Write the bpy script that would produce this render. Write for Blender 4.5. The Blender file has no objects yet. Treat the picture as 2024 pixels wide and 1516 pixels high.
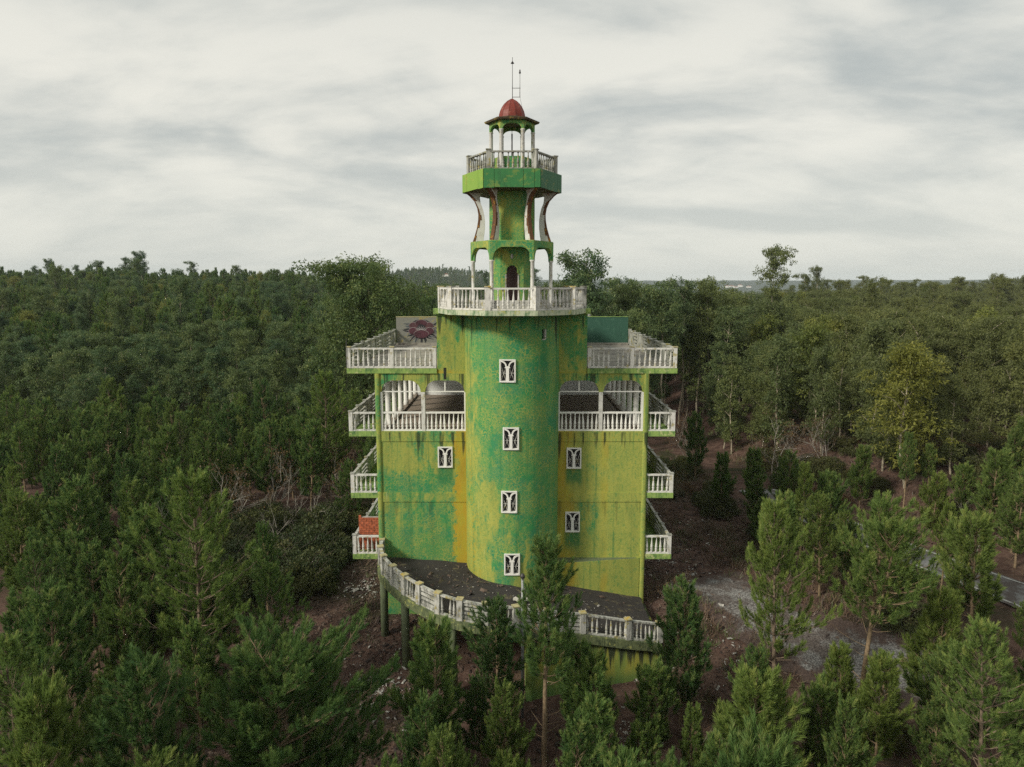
import bpy, math, random
import numpy as np
from mathutils import Vector, Matrix

R = math.radians
PI = math.pi
rng = np.random.default_rng(7)
random.seed(7)
scene = bpy.context.scene
COL = scene.collection

# ------------------------------------------------------------------ camera
cam_data = bpy.data.cameras.new("camera")
cam = bpy.data.objects.new("camera", cam_data)
COL.objects.link(cam)
cam.location = (0.0, -34.0, 16.0)
cam.rotation_euler = (R(90 - 7.95), 0, 0)
cam_data.sensor_width = 36.0
cam_data.lens = 25.0
cam_data.clip_start = 0.5
cam_data.clip_end = 30000.0
scene.camera = cam

# ------------------------------------------------------------------ world and sun
SUN_AZ, SUN_EL = R(236), R(33)          # compass style: 0 = +Y, clockwise
world = bpy.data.worlds.new("World")
scene.world = world
world.use_nodes = True
wt = world.node_tree
for n_ in list(wt.nodes):
    wt.nodes.remove(n_)


class NT:
    """small helper for writing node trees"""

    def __init__(self, tree):
        self.t = tree

    def node(self, kind, **kw):
        n = self.t.nodes.new(kind)
        for k, v in kw.items():
            setattr(n, k, v)
        return n

    def put(self, sock, v):
        if hasattr(v, "is_linked") or isinstance(v, bpy.types.NodeSocket):
            self.t.links.new(v, sock)
        elif isinstance(v, (tuple, list)) and len(v) == 3 and sock.type == "RGBA":
            sock.default_value = (*v, 1)
        else:
            sock.default_value = v

    def math(self, op, a, b=0.0, c=None, clamp=False):
        n = self.node("ShaderNodeMath", operation=op, use_clamp=clamp)
        self.put(n.inputs[0], a)
        self.put(n.inputs[1], b)
        if c is not None:
            self.put(n.inputs[2], c)
        return n.outputs[0]

    def vmath(self, op, a, b):
        n = self.node("ShaderNodeVectorMath", operation=op)
        self.put(n.inputs[0], a)
        self.put(n.inputs[1], b)
        return n.outputs[0]

    def sep(self, v):
        n = self.node("ShaderNodeSeparateXYZ")
        self.put(n.inputs[0], v)
        return n.outputs

    def comb(self, x, y, z):
        n = self.node("ShaderNodeCombineXYZ")
        for i, v in enumerate((x, y, z)):
            self.put(n.inputs[i], v)
        return n.outputs[0]

    def noise(self, vec, scale=1.0, detail=4, rough=0.55, dist=0.0, col=False):
        n = self.node("ShaderNodeTexNoise")
        self.put(n.inputs["Vector"], vec)
        n.inputs["Scale"].default_value = scale
        n.inputs["Detail"].default_value = detail
        n.inputs["Roughness"].default_value = rough
        n.inputs["Distortion"].default_value = dist
        return n.outputs[1] if col else n.outputs[0]

    def voro(self, vec, scale=1.0, feature="DISTANCE_TO_EDGE", rnd=1.0):
        n = self.node("ShaderNodeTexVoronoi", feature=feature)
        self.put(n.inputs["Vector"], vec)
        n.inputs["Scale"].default_value = scale
        n.inputs["Randomness"].default_value = rnd
        return n.outputs[0]

    def ramp(self, f, a, b, lo=0.0, hi=1.0):
        n = self.node("ShaderNodeMapRange", interpolation_type="SMOOTHSTEP")
        self.put(n.inputs[0], f)
        for i, v in enumerate((a, b, lo, hi)):
            self.put(n.inputs[i + 1], v)
        return n.outputs[0]

    def mix(self, f, a, b, blend="MIX"):
        n = self.node("ShaderNodeMix", data_type="RGBA", blend_type=blend)
        self.put(n.inputs[0], f)
        self.put(n.inputs[6], a)
        self.put(n.inputs[7], b)
        return n.outputs[2]

    def bump(self, h, strength=0.3, dist=0.02):
        n = self.node("ShaderNodeBump")
        n.inputs["Strength"].default_value = strength
        n.inputs["Distance"].default_value = dist
        self.put(n.inputs["Height"], h)
        return n.outputs[0]


W = NT(wt)
wout = W.node("ShaderNodeOutputWorld")
wbg = W.node("ShaderNodeBackground")
wbg.inputs["Strength"].default_value = 0.1
wt.links.new(wbg.outputs[0], wout.inputs[0])
sky = W.node("ShaderNodeTexSky", sky_type="NISHITA")
sky.sun_disc = False
sky.sun_elevation = SUN_EL
sky.sun_rotation = SUN_AZ
sky.air_density = 1.0
sky.dust_density = 3.0
tc = W.node("ShaderNodeTexCoord")
dx, dy, dz = W.sep(tc.outputs["Generated"])
zz = W.math("ADD", W.math("MAXIMUM", dz, 0.0), 0.33)
flat = W.comb(W.math("DIVIDE", dx, zz), W.math("DIVIDE", dy, zz), 0.0)
rot = W.node("ShaderNodeMapping")
rot.inputs["Rotation"].default_value = (0, 0, R(-20))
rot.inputs["Scale"].default_value = (1.15, 1.9, 1)
rot.inputs["Location"].default_value = (30.3, 1.1, 0.0)
W.put(rot.inputs["Vector"], flat)
big = W.noise(rot.outputs[0], 0.9, 7, 0.54, 0.4)
med = W.noise(W.vmath("ADD", rot.outputs[0], (9.2, 4.1, 2.0)), 2.3, 7, 0.55, 0.3)
body = W.math("ADD", W.math("MULTIPLY", big, 0.72), W.math("MULTIPLY", med, 0.28))
cl = W.ramp(body, 0.39, 0.59)
# the cloud sheet: grey bases, warm thin parts, paler toward the horizon
ccol = W.mix(cl, (3.9, 4.15, 4.0), (6.9, 6.75, 6.05))
horizon = W.ramp(dz, 0.0, 0.22, 1.0, 0.0)
ccol = W.mix(W.math("MULTIPLY", horizon, 0.65), ccol, (6.25, 6.3, 5.75))
ccol = W.mix(W.ramp(dz, 0.20, 0.50, 0.0, 0.5), ccol, (4.3, 4.55, 4.35))
skycol = W.mix(0.93, sky.outputs[0], ccol)
wt.links.new(skycol, wbg.inputs[0])

sun_data = bpy.data.lights.new("sun", "SUN")
sun_data.energy = 2.7
sun_data.angle = R(10)
sun_data.color = (1.0, 0.94, 0.82)
sun = bpy.data.objects.new("sun", sun_data)
COL.objects.link(sun)
sun.location = (-40, -40, 60)
sdir = Vector((math.sin(SUN_AZ) * math.cos(SUN_EL), math.cos(SUN_AZ) * math.cos(SUN_EL), math.sin(SUN_EL)))
sun.rotation_euler = sdir.to_track_quat("Z", "Y").to_euler()

vs = scene.view_settings
vs.view_transform = "Standard"
vs.look = "None"
vs.exposure = 0.36
vs.gamma = 1.0
scene.render.engine = "CYCLES"
scene.cycles.max_bounces = 6
scene.cycles.diffuse_bounces = 4
scene.cycles.transmission_bounces = 3
scene.cycles.volume_bounces = 1
scene.cycles.use_denoising = False
scene.cycles.denoiser = "OPENIMAGEDENOISE"
scene.cycles.denoising_input_passes = "RGB_ALBEDO_NORMAL"
scene.cycles.denoising_prefilter = "NONE"
scene.cycles.use_adaptive_sampling = False

# ------------------------------------------------------------------ object helpers


def tag(o, label=None, cat=None, group=None, kind=None):
    if label:
        o["label"] = label
    if cat:
        o["category"] = cat
    if group:
        o["group"] = group
    if kind:
        o["kind"] = kind
    return o


def empty(name, loc=(0, 0, 0), rz=0.0):
    o = bpy.data.objects.new(name, None)
    COL.objects.link(o)
    o.location = loc
    o.rotation_euler = (0, 0, rz)
    o.empty_display_size = 0.3
    return o


def link_mesh(name, me, parent=None):
    o = bpy.data.objects.new(name, me)
    COL.objects.link(o)
    if parent is not None:
        o.parent = parent
        if parent.type == "EMPTY":
            o.matrix_parent_inverse = Matrix.Translation(-Vector(parent.location))
    return o


class MB:
    """collects faces of one mesh (world coordinates)"""

    def __init__(self):
        self.v, self.f, self.m, self.s = [], [], [], []
        self.mats = []
        self.cur = 0
        self.smooth = False

    def mat(self, m):
        if m not in self.mats:
            self.mats.append(m)
        self.cur = self.mats.index(m)
        return self

    def add(self, verts, faces, smooth=None):
        k = len(self.v)
        self.v += [tuple(p) for p in verts]
        for f in faces:
            self.f.append(tuple(i + k for i in f))
            self.m.append(self.cur)
            self.s.append(self.smooth if smooth is None else smooth)
        return self

    def box(self, x0, x1, y0, y1, z0, z1):
        x0, x1 = min(x0, x1), max(x0, x1)
        y0, y1 = min(y0, y1), max(y0, y1)
        z0, z1 = min(z0, z1), max(z0, z1)
        v = [(x0, y0, z0), (x1, y0, z0), (x1, y1, z0), (x0, y1, z0), (x0, y0, z1), (x1, y0, z1), (x1, y1, z1), (x0, y1, z1)]
        return self.add(v, [(0, 3, 2, 1), (4, 5, 6, 7), (0, 1, 5, 4), (1, 2, 6, 5), (2, 3, 7, 6), (3, 0, 4, 7)])

    def bar(self, p0, p1, w, h, up=(0, 0, 1)):
        """box of section w x h along p0-p1"""
        p0, p1 = Vector(p0), Vector(p1)
        d = (p1 - p0).normalized()
        u = Vector(up)
        s = d.cross(u)
        if s.length < 1e-4:
            s = d.cross(Vector((1, 0, 0)))
        s.normalize()
        u = s.cross(d).normalized()
        v = []
        for p in (p0, p1):
            for a, b in ((-1, -1), (1, -1), (1, 1), (-1, 1)):
                v.append(p + s * (a * w / 2) + u * (b * h / 2))
        return self.add(v, [(0, 1, 2, 3), (7, 6, 5, 4), (0, 4, 5, 1), (1, 5, 6, 2), (2, 6, 7, 3), (3, 7, 4, 0)])

    def prism(self, poly, z0, z1):
        """vertical prism over a ccw polygon of (x, y)"""
        n = len(poly)
        v = [(x, y, z0) for x, y in poly] + [(x, y, z1) for x, y in poly]
        f = [tuple(range(n - 1, -1, -1)), tuple(range(n, 2 * n))]
        f += [(i, (i + 1) % n, n + (i + 1) % n, n + i) for i in range(n)]
        return self.add(v, f)

    def slabxz(self, poly, y0, y1, mp=None):
        """extrude a polygon of (u, z) between depths y0 and y1; mp maps (u, d, z) to the world"""
        n = len(poly)
        mp = mp or (lambda u, d, z: (u, d, z))
        v = [mp(u, y0, z) for u, z in poly] + [mp(u, y1, z) for u, z in poly]
        f = [tuple(range(n)), tuple(range(2 * n - 1, n - 1, -1))]
        f += [(i, n + i, n + (i + 1) % n, (i + 1) % n) for i in range(n)]
        return self.add(v, f)

    def lathe(self, prof, c=(0, 0), seg=12, smooth=True, a0=0.0):
        """prof: list of (r, z)"""
        v, f = [], []
        for r, z in prof:
            for k in range(seg):
                a = a0 + 2 * PI * k / seg
                v.append((c[0] + r * math.cos(a), c[1] + r * math.sin(a), z))
        for j in range(len(prof) - 1):
            for k in range(seg):
                a, b = j * seg + k, j * seg + (k + 1) % seg
                f.append((a, b, b + seg, a + seg))
        f.append(tuple(range(seg - 1, -1, -1)))
        f.append(tuple((len(prof) - 1) * seg + k for k in range(seg)))
        return self.add(v, f, smooth)

    def tube(self, pts, rad, seg=6, smooth=True):
        pts = [Vector(p) for p in pts]
        n = len(pts)
        rad = rad if isinstance(rad, (list, tuple)) else [rad] * n
        v, f = [], []
        ref = Vector((0.31, 0.87, 0.37))
        for i, p in enumerate(pts):
            d = (pts[min(i + 1, n - 1)] - pts[max(i - 1, 0)]).normalized()
            s = d.cross(ref).normalized()
            t = d.cross(s)
            for k in range(seg):
                a = 2 * PI * k / seg
                v.append(p + (s * math.cos(a) + t * math.sin(a)) * rad[i])
        for i in range(n - 1):
            for k in range(seg):
                a, b = i * seg + k, i * seg + (k + 1) % seg
                f.append((a, b, b + seg, a + seg))
        f.append(tuple(range(seg - 1, -1, -1)))
        f.append(tuple((n - 1) * seg + k for k in range(seg)))
        return self.add(v, f, smooth)

    def grid_wall(self, us, zs, hole, mp, d0, d1):
        """wall of cells us x zs with holes; front at depth d0, back at d1, reveals round the holes"""
        nu, nz = len(us) - 1, len(zs) - 1
        solid = [[not hole((us[i] + us[i + 1]) / 2, (zs[j] + zs[j + 1]) / 2) for j in range(nz)] for i in range(nu)]
        q = lambda *p: self.add([mp(*c) for c in p], [(0, 1, 2, 3)])
        for i in range(nu):
            for j in range(nz):
                if not solid[i][j]:
                    continue
                a, b, c, d = us[i], us[i + 1], zs[j], zs[j + 1]
                q((a, d0, c), (b, d0, c), (b, d0, d), (a, d0, d))
                q((b, d1, c), (a, d1, c), (a, d1, d), (b, d1, d))
                if i == 0 or not solid[i - 1][j]:
                    q((a, d1, c), (a, d0, c), (a, d0, d), (a, d1, d))
                if i == nu - 1 or not solid[i + 1][j]:
                    q((b, d0, c), (b, d1, c), (b, d1, d), (b, d0, d))
                if j == 0 or not solid[i][j - 1]:
                    q((a, d1, c), (b, d1, c), (b, d0, c), (a, d0, c))
                if j == nz - 1 or not solid[i][j + 1]:
                    q((a, d0, d), (b, d0, d), (b, d1, d), (a, d1, d))
        return self

    def mesh(self, name):
        me = bpy.data.meshes.new(name)
        me.from_pydata(self.v, [], self.f)
        for m in self.mats:
            me.materials.append(m)
        if len(self.mats) > 1:
            me.polygons.foreach_set("material_index", self.m)
        me.polygons.foreach_set("use_smooth", self.s)
        me.update()
        return me

    def build(self, name, material=None, parent=None, kind=None, label=None):
        if material is not None:
            if not self.mats:
                self.mats = [material]
        o = link_mesh(name, self.mesh(name), parent)
        if kind:
            o["kind"] = kind
        if label:
            o["label"] = label
        return o


# ------------------------------------------------------------------ materials


def new_mat(name):
    m = bpy.data.materials.new(name)
    m.use_nodes = True
    n = NT(m.node_tree)
    b = m.node_tree.nodes["Principled BSDF"]
    g = n.node("ShaderNodeNewGeometry")
    return m, n, b, g.outputs["Position"]


GREEN = (0.040, 0.245, 0.082)
TEAL = (0.030, 0.21, 0.105)
LIME = (0.325, 0.355, 0.080)
MUST = (0.45, 0.31, 0.03)
PALE = (0.50, 0.55, 0.25)


def paint(name, zone):
    """cracked, two-coat green over yellow exterior paint.  zone picks how the worn parts lie on this wall"""
    m, n, b, P = new_mat(name)
    x, y, z = n.sep(P)
    # how much of the yellow coat shows
    n1 = n.noise(n.vmath("MULTIPLY", P, (0.62, 0.62, 0.34)), 1.0, 4, 0.55, 0.5)
    n2 = n.noise(n.vmath("MULTIPLY", P, (2.6, 2.6, 0.9)), 1.0, 6, 0.62, 0.2)
    nf = n.noise(P, 11.0, 5, 0.7)
    cov = n.math("ADD", n.math("MULTIPLY", n1, 0.62), n.math("MULTIPLY", n2, 0.38))
    if zone == "left":
        low = n.math("MAXIMUM", n.math("MULTIPLY", n.ramp(z, 5.80, 5.9), n.ramp(z, 6.3, 7.3, 1, 0)), n.ramp(z, 3.6, 5.0, 1, 0))
        bias = n.math("SUBTRACT", 0.02, n.math("MULTIPLY", low, 0.10))
        bias = n.math("SUBTRACT", bias, n.ramp(z, 9.0, 10.0, 0.0, 0.03))
        zedge = n.ramp(n.noise(n.comb(z, 3.3, x), 2.2, 6, 0.7), 0.3, 0.7, -0.28, 0.22)
        strip = n.ramp(n.math("ADD", n.math("ADD", x, zedge), n.math("MULTIPLY", n.math("SUBTRACT", nf, 0.5), 0.9)), -2.92, -2.72)
        must = strip
    elif zone == "right":
        bias = n.ramp(x, 2.5, 6.5, 0.085, 0.13)
        must = n.ramp(n.math("ADD", x, n.math("MULTIPLY", n.math("SUBTRACT", n2, 0.5), 1.6)), 2.65, 3.35, 0.75, 0.0)
        band = n.ramp(n.math("ABSOLUTE", n.math("SUBTRACT", x, 4.55)), 0.1, 0.28, 0.45, 0.0)
        must = n.math("MAXIMUM", must, n.math("MULTIPLY", band, n.ramp(n1, 0.35, 0.6)))
    elif zone == "tower":
        # yellow coat bared on the left flank and toward the foot, green on the head, algae green with painted shade on the right flank
        bias = n.math("ADD", n.ramp(x, -2.1, 0.9, 0.045, -0.12), n.ramp(z, 1.0, 12.0, 0.045, -0.085))
        must = n.ramp(n.math("ADD", n.math("ADD", x, n.math("MULTIPLY", z, 0.10)), n.math("MULTIPLY", n.math("SUBTRACT", n2, 0.5), 3.0)), -1.5, -0.8, 0.6, 0.0)
        must = n.math("MULTIPLY", must, n.ramp(nf, 0.40, 0.60))
    elif zone == "upper":
        bias = n.ramp(z, 11.5, 15.0, 0.03, -0.02)
        must = n.ramp(n.math("ADD", z, n.math("MULTIPLY", n2, 0.5)), 12.0, 12.25, 0.8, 0.0)
        must = n.math("MULTIPLY", must, n.ramp(x, -2.9, -2.6, 1, 0.5))
    elif zone == "shaft":
        bias = n.ramp(x, -1.2, 1.2, -0.05, -0.11)
        must = n.math("MULTIPLY", n.ramp(nf, 0.55, 0.66), 0.6)
    else:
        bias = 0.02
        must = 0.0
    cov = n.math("ADD", cov, bias)
    patch = n.ramp(cov, 0.475, 0.535)
    patch = n.math("MULTIPLY", patch, n.ramp(n.math("ADD", nf, n.math("MULTIPLY", n.math("SUBTRACT", cov, 0.5), 2.5)), 0.26, 0.62))
    # crackle: the yellow coat seen through the cracks of the green one
    wob = n.vmath("ADD", P, n.vmath("MULTIPLY", n.noise(P, 3.0, 3, 0.5, 0, True), (0.34, 0.34, 0.34)))
    e1 = n.voro(wob, 6.6)
    e2 = n.voro(n.vmath("ADD", wob, (5, 3, 1)), 14.0)
    cmask = n.ramp(n.noise(P, 1.1, 5, 0.65), 0.40, 0.56)
    crack = n.math("MULTIPLY", n.ramp(e1, 0.02, 0.095, 0.95, 0), cmask)
    fine = n.math("MULTIPLY", n.ramp(e2, 0.03, 0.09, 1, 0), n.ramp(n.noise(n.vmath("ADD", P, (2, 7, 4)), 1.1, 4, 0.6), 0.42, 0.55))
    crack = n.math("MAXIMUM", crack, n.math("MULTIPLY", fine, 0.8))
    g = n.mix(n.ramp(n.noise(P, 0.9, 4, 0.6, 0.4), 0.35, 0.65), TEAL, GREEN)
    g = n.mix(n.math("MULTIPLY", n.ramp(nf, 0.35, 0.7), 0.5), g, (0.07, 0.29, 0.075))
    sp = n.noise(n.vmath("MULTIPLY", n.vmath("ADD", P, (3, 2, 6)), (6.0, 6.0, 4.2)), 1.0, 5, 0.72)
    g = n.mix(n.math("MULTIPLY", n.ramp(n.math("ADD", sp, n.math("MULTIPLY", n.math("SUBTRACT", cov, 0.45), 0.9)), 0.50, 0.60), 0.50), g, (0.25, 0.34, 0.075))
    yl = n.mix(n.ramp(n2, 0.35, 0.7), LIME, (0.39, 0.39, 0.085))
    yl = n.mix(n.math("MULTIPLY", n.ramp(nf, 0.3, 0.5, 1, 0), 0.45), yl, (0.14, 0.27, 0.06))
    col = n.mix(crack, g, n.mix(0.12, yl, GREEN))
    yl = n.mix(n.math("MULTIPLY", n.ramp(sp, 0.47, 0.36), 0.6), yl, (0.09, 0.24, 0.07))
    # cracks read dark green on the bared yellow
    yl = n.mix(n.math("MULTIPLY", crack, 0.42), yl, (0.07, 0.20, 0.05))
    col = n.mix(patch, col, yl)
    vs1 = n.noise(n.vmath("MULTIPLY", P, (4.5, 4.5, 0.14)), 1.0, 4, 0.6)
    col = n.mix(n.math("MULTIPLY", n.ramp(vs1, 0.54, 0.70), 0.55), col, (0.035, 0.17, 0.055))
    col = n.mix(n.math("MULTIPLY", n.ramp(vs1, 0.44, 0.32), 0.30), col, yl)
    col = n.mix(must, col, n.mix(n.ramp(n2, 0.4, 0.65), MUST, (0.40, 0.36, 0.04)))
    # pale run marks and peeled flecks
    runs = n.noise(n.vmath("MULTIPLY", P, (7.0, 7.0, 0.45)), 1.0, 4, 0.6)
    col = n.mix(n.math("MULTIPLY", n.ramp(runs, 0.68, 0.76), 0.55), col, PALE)
    fl = n.noise(n.vmath("ADD", P, (4, 4, 9)), 4.2, 5, 0.75)
    col = n.mix(n.math("MULTIPLY", n.ramp(fl, 0.66, 0.69), 0.7), col, MUST)
    dk = n.noise(n.vmath("ADD", P, (1, 8, 3)), 17.0, 3, 0.6)
    col = n.mix(n.math("MULTIPLY", n.ramp(dk, 0.68, 0.73), 0.7), col, (0.03, 0.05, 0.02))
    # water runs below the ledges
    streak = n.noise(n.vmath("MULTIPLY", P, (3.6, 3.6, 0.22)), 1.0, 3, 0.5)
    for zt in ((8.86, 5.42) if zone in ("left", "right") else (11.72,) if zone == "arcade" else (14.5,)):
        dep = n.math("SUBTRACT", zt, z)
        ln = n.ramp(n.math("SUBTRACT", dep, n.math("MULTIPLY", n.math("SUBTRACT", streak, 0.5), 6.0)), -0.25, 0.35, 1, 0)
        ln = n.math("MULTIPLY", ln, n.math("GREATER_THAN", dep, 0.0))
        ln = n.math("MULTIPLY", ln, n.ramp(streak, 0.50, 0.62))
        col = n.mix(n.math("MULTIPLY", ln, 0.85 if zt > 6 else 0.3), col, (0.025, 0.04, 0.02))
    for (wx, wz) in {"left": ((-3.27, 7.62),), "right": ((3.03, 7.57), (3.0, 4.33))}.get(zone, ()):
        dz_ = n.math("SUBTRACT", wz, z)
        wm = n.math("MULTIPLY", n.ramp(n.math("ABSOLUTE", n.math("SUBTRACT", x, wx)), 0.28, 0.50, 1, 0), n.ramp(dz_, 0.5, 0.62))
        wm = n.math("MULTIPLY", wm, n.ramp(n.math("ADD", dz_, n.math("MULTIPLY", n2, 1.2)), 1.6, 2.3, 1, 0))
        col = n.mix(n.math("MULTIPLY", wm, n.ramp(n.math("ADD", nf, n.math("MULTIPLY", n2, 0.5)), 0.55, 0.8, 0.25, 0.9)), col, (0.030, 0.17, 0.060))
    mot = n.noise(n.vmath("MULTIPLY", P, (1.4, 1.4, 0.35)), 1.0, 5, 0.6)
    col = n.mix(n.math("MULTIPLY", n.ramp(mot, 0.48, 0.75), 0.25), col, (0.05, 0.10, 0.035))
    n.put(b.inputs["Base Color"], col)
    b.inputs["Roughness"].default_value = 0.75
    b.inputs["Specular IOR Level"].default_value = 0.25
    h = n.math("ADD", n.math("MULTIPLY", nf, 0.5), n.math("MULTIPLY", n.ramp(e1, 0.0, 0.08), 0.35))
    n.put(b.inputs["Normal"], n.bump(h, 0.35, 0.02))
    return m


def weathered(name, base, dirt, lichen=None, amount=0.5, scale=1.0, rough=0.8, top=None):
    """painted concrete with grime, run marks and lichen"""
    m, n, b, P = new_mat(name)
    d1 = n.noise(n.vmath("MULTIPLY", P, (9 * scale, 9 * scale, 2.2 * scale)), 1.0, 5, 0.65)
    d2 = n.noise(P, 2.2 * scale, 5, 0.65)
    d3 = n.noise(P, 26.0 * scale, 4, 0.7)
    f = n.math("ADD", n.math("MULTIPLY", d1, 0.5), n.math("MULTIPLY", d2, 0.5))
    f = n.ramp(f, 0.60 - 0.22 * amount, 0.80 - 0.22 * amount)
    col = n.mix(n.math("MULTIPLY", f, 0.85), base, dirt)
    col = n.mix(n.math("MULTIPLY", n.ramp(d3, 0.56, 0.72), 0.55), col, dirt)
    if lichen:
        l = n.noise(n.vmath("ADD", P, (3, 1, 7)), 3.1 * scale, 5, 0.7)
        col = n.mix(n.math("MULTIPLY", n.ramp(l, 0.56, 0.64), 0.8), col, lichen)
    n.put(b.inputs["Base Color"], col)
    b.inputs["Roughness"].default_value = rough
    b.inputs["Specular IOR Level"].default_value = 0.25
    n.put(b.inputs["Normal"], n.bump(n.math("ADD", d3, d2), 0.3, 0.015))
    return m


def plain(name, base, rough=0.7, var=0.25, scale=5.0, metal=0.0):
    m, n, b, P = new_mat(name)
    f = n.noise(P, scale, 4, 0.6)
    lo = tuple(c * (1 - var) for c in base)
    hi = tuple(min(1, c * (1 + var)) for c in base)
    n.put(b.inputs["Base Color"], n.mix(n.ramp(f, 0.3, 0.7), lo, hi))
    b.inputs["Roughness"].default_value = rough
    b.inputs["Metallic"].default_value = metal
    return m


M = {}
for zn in ("left", "right", "tower", "upper", "shaft", "arcade"):
    M["p_" + zn] = paint("paint_" + zn, zn)
M["white"] = weathered("white_paint", (0.64, 0.63, 0.585), (0.14, 0.145, 0.125), (0.34, 0.29, 0.10), 0.55)
M["white_clean"] = weathered("white_window_paint", (0.76, 0.75, 0.70), (0.30, 0.29, 0.25), None, 0.05)
M["white_dirty"] = weathered("grimy_white_paint", (0.52, 0.515, 0.47), (0.085, 0.09, 0.075), (0.32, 0.27, 0.07), 0.75)
M["white_grey"] = weathered("grey_lichen_concrete", (0.40, 0.40, 0.36), (0.08, 0.09, 0.06), (0.30, 0.26, 0.06), 0.8)
M["cap"] = weathered("lichen_cap", (0.45, 0.40, 0.22), (0.12, 0.12, 0.07), (0.50, 0.33, 0.03), 0.6)
M["slab"] = weathered("mossy_slab_edge", (0.26, 0.38, 0.10), (0.04, 0.12, 0.045), (0.46, 0.48, 0.22), 0.75, 1.2)
M["slab_pale"] = weathered("flaking_slab_edge", (0.50, 0.53, 0.38), (0.06, 0.16, 0.06), (0.42, 0.42, 0.14), 0.8, 1.3)
M["ramp_edge"] = weathered("mossy_ramp_edge", (0.16, 0.19, 0.09), (0.035, 0.05, 0.03), (0.42, 0.43, 0.14), 0.8, 1.4)
m, n, b, P = new_mat("stained_ramp_wall")
x, y, z = n.sep(P)
w1 = n.noise(n.vmath("MULTIPLY", P, (2.0, 2.0, 0.4)), 1.0, 5, 0.6)
w2 = n.noise(n.vmath("MULTIPLY", P, (3.2, 3.2, 0.10)), 1.0, 4, 0.55)
w3 = n.noise(P, 14.0, 4, 0.7)
c = n.mix(n.ramp(w1, 0.38, 0.62), (0.38, 0.37, 0.06), (0.20, 0.30, 0.065))
c = n.mix(n.math("MULTIPLY", n.ramp(w3, 0.55, 0.7), 0.4), c, (0.12, 0.2, 0.05))
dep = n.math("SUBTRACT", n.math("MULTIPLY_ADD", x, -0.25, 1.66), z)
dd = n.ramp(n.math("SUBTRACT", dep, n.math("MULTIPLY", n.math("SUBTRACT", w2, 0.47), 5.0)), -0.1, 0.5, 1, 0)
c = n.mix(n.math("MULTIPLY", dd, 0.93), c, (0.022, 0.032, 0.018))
low = n.ramp(n.math("ADD", z, n.math("MULTIPLY", w1, 0.8)), -0.75, -0.2, 1, 0)
c = n.mix(n.math("MULTIPLY", low, 0.7), c, (0.10, 0.22, 0.06))
n.put(b.inputs["Base Color"], c)
b.inputs["Roughness"].default_value = 0.8
n.put(b.inputs["Normal"], n.bump(w3, 0.3, 0.02))
M["ramp_wall"] = m
M["deck"] = weathered("dark_deck_soil", (0.045, 0.040, 0.038), (0.022, 0.020, 0.020), (0.14, 0.12, 0.07), 0.4, 0.7, 0.95)
M["roofdeck"] = weathered("roof_concrete", (0.30, 0.28, 0.24), (0.07, 0.062, 0.06), (0.17, 0.14, 0.10), 0.7, 0.35, 0.9)
M["tile"] = weathered("brown_floor_tile", (0.26, 0.21, 0.165), (0.14, 0.115, 0.09), (0.34, 0.29, 0.23), 0.5, 0.5, 0.6)
M["plaster"] = weathered("grey_white_plaster", (0.78, 0.80, 0.78), (0.45, 0.46, 0.44), None, 0.2, 0.5)
M["concrete"] = weathered("grey_mural_concrete", (0.20, 0.20, 0.175), (0.105, 0.105, 0.095), (0.36, 0.28, 0.06), 0.45, 0.4)
M["teal_wall"] = weathered("teal_stucco", (0.036, 0.098, 0.068), (0.022, 0.062, 0.045), (0.06, 0.14, 0.095), 0.4, 0.8)
M["post"] = weathered("green_post", (0.13, 0.16, 0.09), (0.06, 0.065, 0.04), (0.20, 0.24, 0.10), 0.5, 1.2)
M["panel_lit"] = weathered("lit_green_panel", (0.22, 0.36, 0.055), (0.12, 0.28, 0.05), (0.34, 0.36, 0.07), 0.4, 0.8, 0.5)  # lit, middle and shaded versions of one cladding green
M["panel_f"] = weathered("green_panel", (0.045, 0.19, 0.062), (0.035, 0.12, 0.045), (0.16, 0.25, 0.06), 0.5, 0.8, 0.5)
M["panel_shaded"] = weathered("shaded_green_panel", (0.03, 0.14, 0.055), (0.02, 0.09, 0.045), (0.24, 0.25, 0.06), 0.4, 0.8, 0.5)
M["dome"] = weathered("rusty_red_dome", (0.19, 0.036, 0.024), (0.075, 0.024, 0.018), (0.30, 0.13, 0.085), 0.45, 1.6, 0.45)
M["eave"] = weathered("rusty_eave", (0.10, 0.075, 0.045), (0.035, 0.028, 0.02), (0.35, 0.27, 0.07), 0.5, 1.4)
M["rust"] = weathered("rust_streaked_edge", (0.13, 0.062, 0.030), (0.05, 0.03, 0.02), (0.40, 0.20, 0.03), 0.45, 1.3)
M["fin"] = weathered("white_fin", (0.60, 0.60, 0.56), (0.30, 0.29, 0.25), (0.30, 0.16, 0.06), 0.4, 0.9)
M["brick"] = plain("orange_brick", (0.40, 0.105, 0.045), 0.85, 0.35, 7)
M["mortar"] = plain("mortar", (0.40, 0.37, 0.33), 0.9, 0.2, 9)
M["dark"] = plain("dark_opening", (0.012, 0.011, 0.012), 0.9, 0.3, 3)
M["glass"] = plain("dirty_window_glass", (0.03, 0.03, 0.034), 0.25, 0.5, 6)
M["door"] = weathered("dark_wood_door", (0.030, 0.016, 0.014), (0.012, 0.01, 0.01), (0.06, 0.03, 0.02), 0.4, 1.2)
M["metal"] = plain("dark_iron", (0.06, 0.055, 0.055), 0.5, 0.3, 8, 0.3)
M["galv"] = plain("galvanised_steel", (0.28, 0.29, 0.29), 0.5, 0.2, 8, 0.3)
M["petal"] = plain("mural_maroon", (0.055, 0.015, 0.024), 0.8, 0.45, 3)
M["petal2"] = plain("mural_dull_rose", (0.075, 0.030, 0.036), 0.8, 0.3, 3)
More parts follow.
